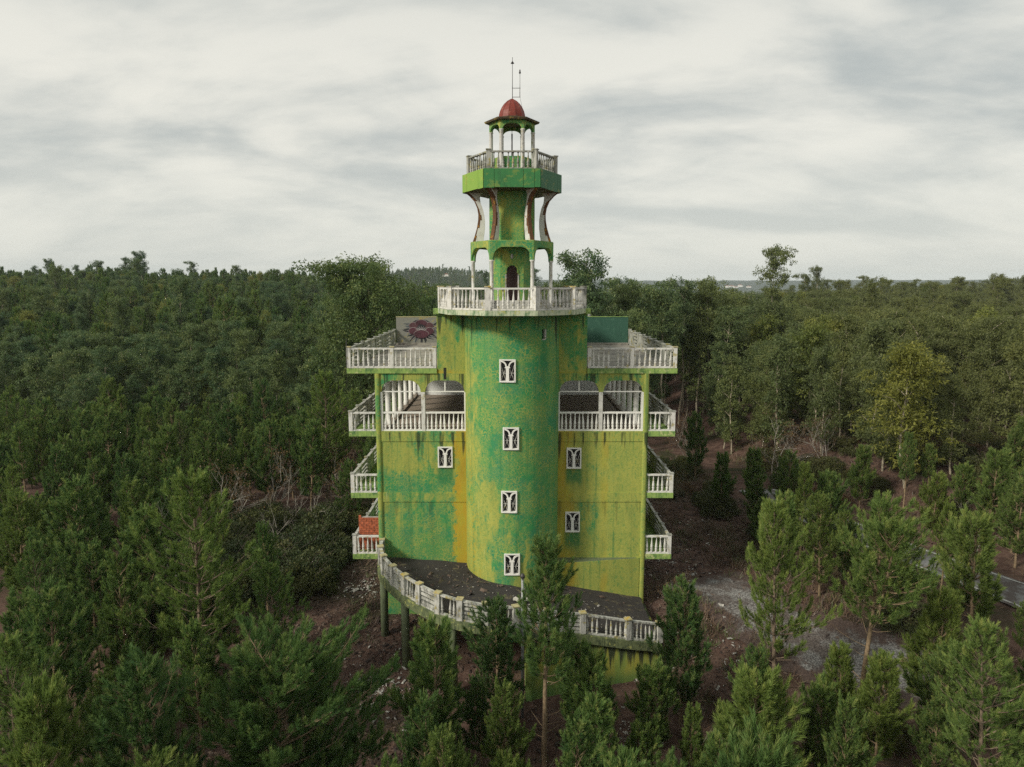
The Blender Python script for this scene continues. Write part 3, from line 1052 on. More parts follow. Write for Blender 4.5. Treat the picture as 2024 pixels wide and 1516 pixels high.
# lookout platform with metal cladding
PZ0, PZ1 = 20.2, 21.0
PRX, PFX, PFY = 2.29, 1.25, 2.0
ph = [(PRX, 0), (PFX, PFY), (-PFX, PFY), (-PRX, 0), (-PFX, -PFY), (PFX, -PFY)]
MB().mat(M["eave"]).prism([(x * 0.985, y * 0.985) for x, y in ph], PZ0 + 0.004, PZ1 - 0.004).build("lookout_platform", None, building)
for k in range(6):
    p, q = Vector((*ph[k], 0)), Vector((*ph[(k + 1) % 6], 0))
    d = (q - p)
    L = d.length
    d /= L
    nrm = Vector((d.y, -d.x, 0))
    cuts = {4: [0, 0.19, 0.70, 0.895, 1], 3: [0, 0.22, 0.77, 1], 5: [0, 0.32, 0.78, 1]}.get(k, [0, 0.33, 0.67, 1])
    for i in range(len(cuts) - 1):
        a, b = p + d * (L * cuts[i] + 0.008), p + d * (L * cuts[i + 1] - 0.008)
        mt = M["panel_lit"] if k == 3 else M["panel_shaded"] if k == 5 else M["panel_f"]  # left face lighter, right face darker: side light painted into the greens
        bow = random.uniform(0.0, 0.01)
        pan = MB().mat(mt)
        z0, z1 = PZ0 + random.uniform(-0.02, 0.01), PZ1 + random.uniform(0, 0.008)
        vv = [a, b, b + nrm * (0.015 + bow), a + nrm * (0.015 + bow)]
        pan.prism([(v.x, v.y) for v in (a, b, b + nrm * 0.02, a + nrm * 0.02)][::-1], z0, z1)
        pan.build("cladding_panel", None, building)
pr_ = [(1.98, 0), (1.03, 1.72), (-1.03, 1.72), (-1.98, 0), (-1.03, -1.72), (1.03, -1.72)]
for k in range(6):
    p, q = pr_[k], pr_[(k + 1) % 6]
    frontside = k in (3, 4, 5)
    balustrade(building, (*p, PZ1), (*q, PZ1), 0.80, "baluster", 9, M["white_grey"], M["white_grey"], post0=True, post1=False, joined=not frontside, post_w=0.19, rail=0.06)

# lantern pavilion on the platform
GR = 0.965
MB().mat(M["p_shaft"]).prism(ngon(0.90, 6, 0), PZ1, PZ1 + 0.74).build("pavilion_base", None, building)
for (x, y) in ngon(GR, 6, 0):
    MB().mat(M["white"]).lathe([(0.10, PZ1), (0.095, PZ1 + 0.1), (0.085, 22.84), (0.105, 22.87), (0.105, 22.898)], (x, y), 10).build("pavilion_column", None, building)
hex_arches(1.05, 22.9, 23.16, 23.29, 0.14, M["p_shaft"], "pavilion_arch", 0.36)
ev = MB().mat(M["eave"])
e0, e1, e2 = ngon(1.24, 6, 0), ngon(1.28, 6, 0), ngon(0.66, 6, 0)
vv = [(x, y, 23.292) for x, y in e0] + [(x, y, 23.37) for x, y in e1] + [(x, y, 23.50) for x, y in e2]
ff = [tuple(range(5, -1, -1)), tuple(range(12, 18))]
for j in (0, 6):
    ff += [(j + i, j + (i + 1) % 6, j + 6 + (i + 1) % 6, j + 6 + i) for i in range(6)]
ev.add(vv, ff)
ev.build("pavilion_eave", None, building)
dome_part = MB().mat(M["eave"]).lathe([(0.63, 23.501), (0.63, 23.53), (0.55, 23.535)], (0, 0), 12, False, PI / 12).build("dome_ring", None, building)
prof = [(0.615, 23.53), (0.60, 23.66), (0.555, 23.82), (0.48, 23.98), (0.37, 24.14), (0.22, 24.28), (0.05, 24.38)]
for k in range(12):
    a0, a1 = PI / 12 + 2 * PI * k / 12, PI / 12 + 2 * PI * (k + 1) / 12
    g = MB().mat(M["dome"])
    v = []
    for r_, z_ in prof:
        for a in (a0 + 0.012, a1 - 0.012):
            v.append((r_ * math.cos(a), r_ * math.sin(a), z_))
    g.add(v, [(2 * i, 2 * i + 1, 2 * i + 3, 2 * i + 2) for i in range(len(prof) - 1)])
    # raised seam
    for i in range(len(prof) - 1):
        p0 = Vector((prof[i][0] * math.cos(a0), prof[i][0] * math.sin(a0), prof[i][1]))
        p1 = Vector((prof[i + 1][0] * math.cos(a0), prof[i + 1][0] * math.sin(a0), prof[i + 1][1]))
        g.bar(p0, p1, 0.022, 0.02)
    g.build("dome_panel", None, dome_part)
MB().mat(M["eave"]).lathe([(0.56, 23.536), (0.53, 23.8), (0.35, 24.12), (0.05, 24.34)], (0, 0), 12).build("dome_lining", None, dome_part)
MB().mat(M["metal"]).lathe([(0.032, PZ1 + 0.7), (0.032, 22.85), (0.012, 22.86), (0.012, 23.3)], (0, 0), 8).build("lantern_rod", None, building)

# lightning rod and beacon mast
am = MB().mat(M["metal"])
am.tube([(0.02, 0, 24.3), (0.02, 0, 26.2)], [0.016, 0.011], 6)
am.lathe([(0.012, 25.92), (0.085, 25.93), (0.02, 26.02), (0.008, 26.06)], (0.02, 0), 8)
rod = am.build("lightning_rod", None, building)
am = MB().mat(M["galv"])
am.tube([(0.36, 0, 24.47), (0.36, 0, 25.55)], 0.015, 6)
am.mat(M["metal"]).lathe([(0.045, 25.5), (0.045, 25.56), (0.03, 25.58), (0.03, 25.64), (0.012, 25.67)], (0.36, 0), 8)
am.mat(M["metal"]).bar((0.0, 0, 24.47), (0.39, 0, 24.47), 0.02, 0.02)
am.bar((0.0, 0, 24.86), (0.39, 0, 24.86), 0.02, 0.02)
am.tube([(0.36, 0, 24.47), (0.40, 0, 24.3), (0.46, 0, 24.04)], 0.006, 4)
am.build("beacon_mast", None, building)
# black water stain on the pier left of the drum and wire
MB().mat(M["dark_stain"]).box(-3.30, -3.16, -0.003, 0.02, 11.45, 12.02).build("soot_mark", None, building)
MB().mat(M["metal"]).tube([(-7.97, -0.06, 11.0), (-7.96, -0.05, 12.2), (-7.93, -0.03, 13.4)], 0.012, 5).build("rust_rod", None, building)

# ------------------------------------------------------------------ curved ramp in front
ramp = empty("access_ramp", (0, -4, 0))
tag(ramp, "dark curved access ramp with white balustrade sweeping round the foot of the building", "ramp")


def zdeck(x):
    return float(np.interp(x, [-6.7, -4, -2, 0, 2, 4, 6.6, 8], [2.55, 2.36, 2.2, 2.0, 1.5, 1.0, 0.38, 0.1]))


ctrl = [(-6.45, -0.12), (-6.35, -1.1), (-6.0, -2.2), (-5.38, -3.3), (-4.72, -4.2), (-3.97, -5.0), (-3.1, -5.75), (-2.15, -6.2),
        (-1.1, -6.4), (0.15, -6.35), (1.45, -5.95), (3.0, -5.45), (5.0, -5.05), (6.45, -4.65)]


def catmull(P, n=6):
    out = []
    P = [np.array(p, float) for p in P]
    P = [2 * P[0] - P[1]] + P + [2 * P[-1] - P[-2]]
    for i in range(1, len(P) - 2):
        for k in range(n):
            t = k / n
            a, b, c, d = P[i - 1], P[i], P[i + 1], P[i + 2]
            out.append(0.5 * ((2 * b) + (c - a) * t + (2 * a - 5 * b + 4 * c - d) * t * t + (3 * b - a - 3 * c + d) * t ** 3))
    out.append(P[-2])
    return [tuple(p) for p in out]


edge = catmull(ctrl, 6)


def inner_pt(x):
    """where the deck meets the building, a little inside its walls"""
    if abs(x) < 2.2:
        return -math.sqrt(max(0.0, (CR - 0.1) ** 2 - x * x)) if abs(x) < CR - 0.12 else 0.1
    return 0.12


dk = MB().mat(M["deck"])
nE = len(edge)
rows_ = 5
v, f = [], []
for i, (x, y) in enumerate(edge):
    xi = x
    yi = inner_pt(x)
    for j in range(rows_ + 1):
        t = j / rows_
        yy = y + (yi - y) * t
        z = zdeck(x) + (0.02 * math.sin(3.1 * x + 2 * yy))
        v.append((x, yy, z - 0.02))
for i in range(nE - 1):
    for j in range(rows_):
        a = i * (rows_ + 1) + j
        f.append((a, a + rows_ + 1, a + rows_ + 2, a + 1))
dk.add(v, f)
# underside
k0 = len(dk.v)
dk.mat(M["post"]).add([(x, y, z - 0.30) for x, y, z in v], [tuple(reversed(q)) for q in f])
dk.build("ramp_deck", None, ramp)
# edge beam, slightly proud of the deck
eb = MB().mat(M["ramp_edge"])
for i in range(nE - 1):
    (x0, y0), (x1, y1) = edge[i], edge[i + 1]
    d = Vector((x1 - x0, y1 - y0, 0)).normalized()
    nn = Vector((d.y, -d.x, 0))
    for_ = []
    for (x, y) in ((x0, y0), (x1, y1)):
        z = zdeck(x)
        for off, zz_ in ((0.17, -0.36), (0.17, 0.02), (-0.12, 0.035), (-0.12, -0.36)):
            for_.append((x + nn.x * off, y + nn.y * off, z + zz_))
    eb.add(for_, [(0, 4, 5, 1), (1, 5, 6, 2), (2, 6, 7, 3), (3, 7, 4, 0)])
eb.build("edge_beam", None, ramp)
# balustrade panels round the curve
pk = [0, 1, 2, 3, 4, 5, 6, 7, 8, 9, 10, 11, 12, 13]
kinds = ["solid", "baluster", "baluster", "slat", "baluster", "slat", "baluster", "slat", "baluster", "slat", "slat", "baluster", "baluster"]
nums = [3, 5, 5, 4, 5, 4, 5, 4, 6, 4, 4, 9, 6]
for i in range(13):
    a, b = ctrl[i], ctrl[i + 1]
    balustrade(ramp, (*a, zdeck(a[0]) + 0.03), (*b, zdeck(b[0]) + 0.03), 0.88, kinds[i], nums[i], M["white_dirty"], M["cap"],
               post0=True, post1=i == 12, post_w=0.24, slats=4)
# round posts under the free edge
for (x, y, zb) in ((-6.12, -1.7, -1.2), (-4.78, -3.92, -1.3), (-2.5, -5.75, -1.4), (-5.9, 0.7, -1.2)):
    MB().mat(M["post"]).lathe([(0.19, zb), (0.185, 1.0), (0.185, zdeck(x) - 0.33)], (x, y), 14).build("support_post", None, ramp)
# retaining wall below the lower half
rw = MB().mat(M["ramp_wall"])
for i in range(nE - 1):
    (x0, y0), (x1, y1) = edge[i], edge[i + 1]
    if x0 < 0.45:
        continue
    rw.add([(x0, y0 + 0.05, -1.8), (x1, y1 + 0.05, -1.8), (x1, y1 + 0.05, zdeck(x1) - 0.34), (x0, y0 + 0.05, zdeck(x0) - 0.34),
            (x0, y0 + 0.3, -1.8), (x1, y1 + 0.3, -1.8), (x1, y1 + 0.3, zdeck(x1) - 0.34), (x0, y0 + 0.3, zdeck(x0) - 0.34)],
           [(0, 1, 2, 3), (5, 4, 7, 6), (3, 2, 6, 7)])
xe, ye = edge[-1]
rw.box(xe - 0.02, xe + 0.22, ye + 0.052, ye + 4.5, -1.8, 0.1)
xs_ = next(p for p in edge if p[0] >= 0.45)
rw.box(xs_[0] + 0.003, xs_[0] + 0.25, xs_[1] + 0.06, -0.6, -1.8, zdeck(xs_[0]) - 0.36)
rw.build("retaining_wall", None, ramp)
# outward-leaning basement wall right of the drum
bs = MB().mat(M["p_right"])
bs.prism([(1.9, -0.85), (6.36, -0.06), (6.36, 0.02), (1.9, 0.02)], -1.5, 2.46)
bs.mat(M["post"]).prism([(1.95, -0.78), (6.2, -0.07), (6.2, 0.01), (1.95, 0.01)], 2.46, 2.472)
bs.build("basement_wall", None, building)
# rag on the ramp
rag = MB().mat(M["cloth"])
v, f = [], []
for i in range(7):
    for j in range(5):
        v.append((0.05 + 0.11 * i + 0.03 * math.sin(3 * j), -3.6 - 0.09 * j + 0.05 * math.sin(2 * i), zdeck(0.3) + 0.03 + 0.10 * abs(math.sin(1.9 * i + 1.3 * j))))
for i in range(6):
    for j in range(4):
        a = i * 5 + j
        f.append((a, a + 5, a + 6, a + 1))
rag.add(v, f, True)
tag(rag.build("rag"), "crumpled pale rag lying on the dark ramp", "rag")
# lamp post
lp = empty("lamp_post", (0.42, -7.15, -1.3))
tag(lp, "thin grey lamp post standing in front of the curved ramp", "lamp post")
MB().mat(M["galv"]).lathe([(0.065, -1.5), (0.06, 2.0), (0.05, 4.45)], (0.42, -7.15), 10).build("pole", None, lp)
hd = MB().mat(M["metal"])
hd.lathe([(0.02, 4.45), (0.09, 4.47), (0.10, 4.56), (0.05, 4.64), (0.01, 4.66)], (0.42, -7.15), 10)
hd.bar((0.42, -7.15, 4.42), (0.42, -7.4, 4.5), 0.05, 0.05)
hd.build("lamp_head", None, lp)

# ------------------------------------------------------------------ terrain
CAMY = -34.0


def ss(v, a, b):
    t = np.clip((np.asarray(v, float) - a) / (b - a), 0, 1)
    return t * t * (3 - 2 * t)


ROAD = [(19.0, 53.5), (19.6, 51), (22, 43.7), (24, 39), (26.6, 34), (31, 27), (40, 16)]
TRACK = [(10.4, 37.0), (11.2, 35.0), (13.2, 31.8), (15.5, 30.2), (18.0, 29.6), (19.6, 29.4)]


def road_x(Y):
    ys = [p[1] for p in ROAD][::-1]
    xs = [p[0] for p in ROAD][::-1]
    return np.interp(Y, ys, xs)


def wob(x, y, s, seed=0.0):
    return (np.sin(x / s + 1.3 * seed) * np.cos(y / (s * 1.13) + 0.7 * seed) + 0.5 * np.sin(x / (s * 0.47) + y / (s * 0.61) + seed) + 0.3 * np.cos(x / (s * 0.29) - y / (s * 0.23) + 2 * seed)) / 1.8


def ground(x, y):
    """height of the ground at world x, y"""
    x = np.asarray(x, float)
    Y = np.asarray(y, float) - CAMY
    h = -1.5 + 1.1 * ss(Y, 26, 36) * ss(Y, 75, 50)
    h = h + 0.6 * ss(x, 2, 9) * ss(Y, 27, 34) * ss(Y, 75, 50)
    s = x - road_x(np.clip(Y, 16, 95))
    h = h + 2.6 * ss(s, 2.2, 11) * ss(Y, 36, 58) * ss(Y, 170, 100)
    u = x / np.maximum(Y, 20)
    A = np.interp(u, [-0.8, -0.3, -0.16, 0.0, 0.2, 0.29, 0.40, 0.6, 0.8], [10, 10.5, 3.0, 2.0, 2.0, -6.0, 2.5, 4.0, 4.0])
    far = np.where(Y < 330, ss(Y, 105, 330), 1 - 0.0)
    h = h + A * far * (1 - ss(Y, 360, 620)) - 22 * ss(Y, 380, 800) * (Y > 0)
    h = h + wob(x, Y, 21.0, 1.0) * (0.25 + 2.2 * ss(Y, 120, 300)) * ss(Y, 12, 60)
    h = h + 0.10 * wob(x, Y, 2.3, 3.0) * ss(np.hypot(x, Y - 34), 8, 12)
    # far ridges
    r1 = np.exp(-((Y - 1350) / 330.0) ** 2) * (50 * np.exp(-((u + 0.10) / 0.16) ** 2) + 30 * np.exp(-((u - 0.75) / 0.2) ** 2) + 10)
    r2 = np.exp(-((Y - 4800) / 1100.0) ** 2) * (66 + 9 * wob(x, Y, 900.0, 5.0) + 2 * wob(x, Y, 160.0, 2.0))
    h = h + r1 * ss(Y, 600, 1000) + r2 * ss(Y, 1800, 3500) + 3.0 * wob(x, Y, 110.0, 4.0) * ss(Y, 600, 1200)
    return h


m, n, b, P = new_mat("forest_floor")
n1 = n.noise(P, 0.16, 6, 0.62, 0.5)
n2 = n.noise(P, 1.5, 6, 0.7)
n3 = n.noise(P, 15.0, 5, 0.75)
v1 = n.voro(P, 9.0, "F1")
c = n.mix(n.ramp(n2, 0.35, 0.65), (0.072, 0.043, 0.034), (0.145, 0.092, 0.071))
c = n.mix(n.ramp(n1, 0.48, 0.66), c, (0.040, 0.042, 0.020))
c = n.mix(n.math("MULTIPLY", n.ramp(n3, 0.55, 0.72), 0.7), c, (0.16, 0.115, 0.085))
c = n.mix(n.math("MULTIPLY", n.ramp(n3, 0.32, 0.44, 1, 0), 0.8), c, (0.020, 0.014, 0.012))
px, py, pz = n.sep(P)
farf = n.ramp(py, 150, 420)
c = n.mix(farf, c, n.mix(n.ramp(n.noise(P, 0.06, 5, 0.7), 0.4, 0.6), (0.020, 0.032, 0.014), (0.040, 0.052, 0.022)))
n.put(b.inputs["Base Color"], c)
b.inputs["Roughness"].default_value = 0.95
b.inputs["Specular IOR Level"].default_value = 0.1
n.put(b.inputs["Normal"], n.bump(n.math("ADD", n3, n2), 0.8, 0.06))
M["floor"] = m

m, n, b, P = new_mat("grey_gravel")
n2 = n.noise(P, 0.8, 6, 0.72)
n3 = n.noise(P, 13.0, 5, 0.8)
c = n.mix(n.ramp(n3, 0.42, 0.60), (0.07, 0.066, 0.062), (0.34, 0.33, 0.31))
c = n.mix(n.math("MULTIPLY", n.ramp(n2, 0.40, 0.60), 0.85), c, n.mix(n.ramp(n3, 0.4, 0.6), (0.035, 0.024, 0.02), (0.10, 0.075, 0.06)))
ve = n.node("ShaderNodeAttribute", attribute_name="verge").outputs["Fac"]
ed = n.ramp(n.math("ADD", ve, n.math("MULTIPLY", n.math("SUBTRACT", n.noise(P, 1.3, 6, 0.7), 0.5), 1.5)), 0.45, 0.72)
c = n.mix(ed, c, n.mix(n.ramp(n3, 0.35, 0.68), (0.040, 0.026, 0.021), (0.125, 0.082, 0.064)))
n.put(b.inputs["Base Color"], c)
b.inputs["Roughness"].default_value = 0.9
n.put(b.inputs["Normal"], n.bump(n3, 0.8, 0.04))
M["gravel"] = m

m, n, b, P = new_mat("grey_asphalt")
n2 = n.noise(P, 0.9, 5, 0.7)
n3 = n.noise(P, 40.0, 3, 0.7)
c = n.mix(n.ramp(n3, 0.3, 0.7), (0.13, 0.13, 0.128), (0.22, 0.22, 0.215))
c = n.mix(n.math("MULTIPLY", n.ramp(n2, 0.44, 0.58), 0.85), c, (0.065, 0.047, 0.038))
n.put(b.inputs["Base Color"], c)
b.inputs["Roughness"].default_value = 0.85
M["asphalt"] = m
M["lane"] = weathered("worn_lane_paint", (0.50, 0.50, 0.47), (0.11, 0.10, 0.09), None, 0.75)


def np_mesh(name, v, f, mats, mi=None, tint=None, smooth=False):
    """mesh from arrays; f is (m, 3) or (m, 4)"""
    me = bpy.data.meshes.new(name)
    v = np.asarray(v, np.float32)
    f = np.asarray(f, np.int32)
    k = f.shape[1]
    me.vertices.add(len(v))
    me.vertices.foreach_set("co", v.ravel())
    me.loops.add(f.size)
    me.loops.foreach_set("vertex_index", f.ravel())
    me.polygons.add(len(f))
    me.polygons.foreach_set("loop_start", np.arange(0, f.size, k, dtype=np.int32))
    for mm in mats:
        me.materials.append(mm)
    if mi is not None:
        me.polygons.foreach_set("material_index", np.asarray(mi, np.int32))
    me.polygons.foreach_set("use_smooth", np.full(len(f), smooth))
    if tint is not None:
        at = me.attributes.new("tint", "FLOAT", "FACE")
        at.data.foreach_set("value", np.asarray(tint, np.float32))
    me.update(calc_edges=True)
    return me


# one ground sheet, rings round the camera: fine near, coarse toward the horizon
rings = np.concatenate([np.linspace(0.5, 14, 8), np.linspace(15, 80, 74), 80 * 1.0495 ** np.arange(1, 92)])
front = np.linspace(R(-58), R(58), 260)
back = np.linspace(R(58), R(302), 40)[1:-1]
angs_ = np.concatenate([front, back])
na, nr = len(angs_), len(rings)
X = rings[:, None] * np.sin(angs_)[None, :]
Yv = rings[:, None] * np.cos(angs_)[None, :]
Z = ground(X, Yv + CAMY)
V = np.stack([X, Yv + CAMY, Z], -1).reshape(-1, 3)
ii, jj = np.meshgrid(np.arange(nr - 1), np.arange(na), indexing="ij")
j2 = (jj + 1) % na
F = np.stack([ii * na + jj, ii * na + j2, (ii + 1) * na + j2, (ii + 1) * na + jj], -1).reshape(-1, 4)[:, ::-1]
gobj = link_mesh("ground", np_mesh("ground", V, F, [M["floor"]], smooth=True))
tag(gobj, "brown leaf-littered forest ground rolling to the horizon", kind="structure")


def strip(name, line, half, mat, lift, n=8, cols=6, offs=None, rag_=0.0):
    pts_ = np.array(catmull([(x, Y + CAMY) for x, Y in line], n))
    d = np.gradient(pts_, axis=0)
    d /= np.linalg.norm(d, axis=1)[:, None]
    nrm = np.stack([d[:, 1], -d[:, 0]], -1)
    o0, o1 = offs if offs else (-half, half)
    V_, F_, E_ = [], [], []
    for i in range(len(pts_)):
        w = 1 + rag_ * math.sin(i * 1.7) + rag_ * 0.7 * math.sin(i * 4.1 + 1)
        for k in range(cols + 1):
            o = (o0 + (o1 - o0) * k / cols) * w
            q = pts_[i] + nrm[i] * o
            V_.append((q[0], q[1], float(ground(q[0], q[1])) + lift))
            E_.append(max(abs(2 * k / cols - 1), (abs(2 * i / (len(pts_) - 1) - 1) - 0.72) / 0.28))
    c1 = cols + 1
    for i in range(len(pts_) - 1):
        for k in range(cols):
            F_.append((i * c1 + k, i * c1 + k + 1, (i + 1) * c1 + k + 1, (i + 1) * c1 + k)[::-1])
    me = np_mesh(name, V_, F_, [mat], smooth=True)
    me.attributes.new("verge", "FLOAT", "POINT").data.foreach_set("value", np.asarray(E_, np.float32))
    return link_mesh(name, me)


road = strip("road", ROAD, 1.6, M["asphalt"], 0.10, 12)
tag(road, "narrow grey asphalt road with white edge lines", kind="structure")
for off in (-1.35, 1.35):
    e = strip("edge_line", ROAD, 0, M["lane"], 0.118, 12, 1, (off - 0.07, off + 0.07))
    e.parent = road
track = strip("gravel_track", TRACK, 2.4, M["gravel"], 0.07, 14, 12, None, 0.05)
tag(track, "pale grey gravel track between the pines", kind="structure")

# ------------------------------------------------------------------ foliage materials


def leaf_mat(name, lo, hi, tip, warm=0.0, rough=0.55):
    m = bpy.data.materials.new(name)
    m.use_nodes = True
    n = NT(m.node_tree)
    for x in list(m.node_tree.nodes):
        m.node_tree.nodes.remove(x)
    out = n.node("ShaderNodeOutputMaterial")
    at = n.node("ShaderNodeAttribute", attribute_name="tint")
    oi = n.node("ShaderNodeObjectInfo")
    t = at.outputs["Fac"]
    c = n.mix(n.ramp(t, 0.0, 0.7), lo, hi)
    c = n.mix(n.ramp(t, 0.62, 0.95, 0, 0.9), c, tip)
    # each tree has its own hue; the stands on the east side are more olive
    rnd = oi.outputs["Random"]
    lx, ly, lz = n.sep(oi.outputs["Location"])
    c = n.mix(n.math("MULTIPLY", n.ramp(rnd, 0.45, 1.0), 0.32), c, tuple(v_ * s_ for v_, s_ in zip(hi, (1.25, 0.92, 0.55))))
    c = n.mix(n.math("MULTIPLY", n.ramp(rnd, 0.5, 0.0), 0.45), c, tuple(v_ * s_ for v_, s_ in zip(lo, (0.75, 0.9, 1.0))))
    if warm:
        u = n.math("DIVIDE", lx, n.math("ADD", ly, 60.0))
        c = n.mix(n.math("MULTIPLY", n.ramp(u, 0.05, 0.45), warm), c, tuple(v_ * s_ for v_, s_ in zip(hi, (1.25, 0.80, 0.62))))
    p = n.node("ShaderNodeBsdfPrincipled")
    n.put(p.inputs["Base Color"], c)
    p.inputs["Roughness"].default_value = rough
    p.inputs["Specular IOR Level"].default_value = 0.28
    tr = n.node("ShaderNodeBsdfTranslucent")
    n.put(tr.inputs["Color"], n.mix(0.35, c, hi))
    mx = n.node("ShaderNodeMixShader")
    mx.inputs[0].default_value = 0.36
    m.node_tree.links.new(p.outputs[0], mx.inputs[1])
    m.node_tree.links.new(tr.outputs[0], mx.inputs[2])
    m.node_tree.links.new(mx.outputs[0], out.inputs[0])
    return m


M["needle"] = leaf_mat("pine_needles", (0.058, 0.128, 0.042), (0.155, 0.245, 0.066), (0.32, 0.36, 0.11), 0.25)
M["needle_sun"] = leaf_mat("sunny_pine_needles", (0.066, 0.138, 0.040), (0.185, 0.285, 0.075), (0.38, 0.42, 0.125), 0.2)  # brighter copy of the needles, sunlight put into the colour
M["leaf"] = leaf_mat("eucalyptus_leaves", (0.048, 0.100, 0.044), (0.135, 0.195, 0.070), (0.29, 0.31, 0.11), 0.55)
M["leaf_bright"] = leaf_mat("young_eucalyptus_leaves", (0.09, 0.12, 0.024), (0.20, 0.225, 0.050), (0.33, 0.33, 0.085), 0.0)
M["leaf_mid"] = leaf_mat("sunlit_eucalyptus_leaves", (0.07, 0.115, 0.034), (0.17, 0.215, 0.058), (0.31, 0.32, 0.09), 0.2)  # lighter leaf copy for the big tree, sunlight painted into its green
M["leaf_bush"] = leaf_mat("bramble_leaves", (0.040, 0.062, 0.024), (0.090, 0.112, 0.040), (0.17, 0.15, 0.06), 0.3)
M["leaf_dry"] = leaf_mat("withered_leaves", (0.075, 0.048, 0.025), (0.15, 0.095, 0.045), (0.24, 0.16, 0.07), 0.1)
M["bark_pine"] = plain("pine_bark", (0.15, 0.11, 0.075), 0.9, 0.45, 9)
M["bark_pine_young"] = plain("young_pine_bark", (0.21, 0.15, 0.088), 0.9, 0.35, 9)
M["bark_euc"] = plain("eucalyptus_bark", (0.32, 0.275, 0.20), 0.85, 0.4, 5)
M["bark_dark"] = plain("dark_twig", (0.09, 0.07, 0.055), 0.9, 0.35, 7)
M["bark_grey"] = plain("dead_grey_wood", (0.26, 0.235, 0.20), 0.9, 0.35, 7)

# ------------------------------------------------------------------ tree builders


def tubes_np(paths, seg=5):
    """paths: list of (points, radii).  returns vertices and quads"""
    V_, F_, k0 = [], [], 0
    for pts, rad in paths:
        pts = np.asarray(pts, float)
        n_ = len(pts)
        d = np.gradient(pts, axis=0)
        d /= np.linalg.norm(d, axis=1)[:, None] + 1e-9
        ref = np.where(np.abs(d[:, 2:3]) > 0.9, np.array([[1.0, 0, 0]]), np.array([[0, 0, 1.0]]))
        s = np.cross(d, ref)
        s /= np.linalg.norm(s, axis=1)[:, None] + 1e-9
        t = np.cross(s, d)
        a = np.arange(seg) * 2 * PI / seg
        ring = pts[:, None, :] + np.asarray(rad)[:, None, None] * (np.cos(a)[None, :, None] * s[:, None, :] + np.sin(a)[None, :, None] * t[:, None, :])
        V_.append(ring.reshape(-1, 3))
        for i in range(n_ - 1):
            for k in range(seg):
                p, q = k0 + i * seg + k, k0 + i * seg + (k + 1) % seg
                F_.append((p, q, q + seg, p + seg))
        k0 += n_ * seg
    return np.concatenate(V_), np.array(F_)


def unit(v):
    return v / (np.linalg.norm(v, axis=-1, keepdims=True) + 1e-9)


def needles(org, dirs, lens, r, per=66, nl=0.17, w=0.026, tip_t=None):
    """bottlebrush shoots: per needles around each axis"""
    N = len(org)
    t = r.uniform(0.0, 1.0, (N, per)) ** 0.8
    a = r.uniform(0, 2 * PI, (N, per))
    ref = np.tile(np.array([0.3, 0.5, 0.1]), (N, 1))
    s = unit(np.cross(dirs, ref))
    q = np.cross(s, dirs)
    rad = np.cos(a)[..., None] * s[:, None] + np.sin(a)[..., None] * q[:, None]
    spread = (0.95 - 0.55 * t)[..., None] * r.uniform(0.7, 1.1, (N, per, 1))
    nd = unit(dirs[:, None] * (0.75 + 0.3 * t[..., None]) + rad * spread + np.array([0, 0, 0.10]))
    base = org[:, None] + dirs[:, None] * (t * lens[:, None])[..., None]
    ln = nl * r.uniform(0.7, 1.15, (N, per, 1)) * (1 - 0.25 * t[..., None])
    side = unit(np.cross(nd, r.normal(size=(N, per, 3)))) * (w / 2)
    tip = base + nd * ln
    v = np.stack([base - side, base + side, tip], 2).reshape(-1, 3)
    f = np.arange(len(v)).reshape(-1, 3)
    tint = np.clip(r.uniform(0.0, 0.6, (N, 1)) + 0.12 * r.normal(size=(N, per)) + 0.16 * t, 0, 0.80)
    if tip_t is not None:
        tint = np.clip(tint + tip_t[:, None] * (0.3 + 0.7 * t), 0, 1)
    return v, f, tint.ravel()


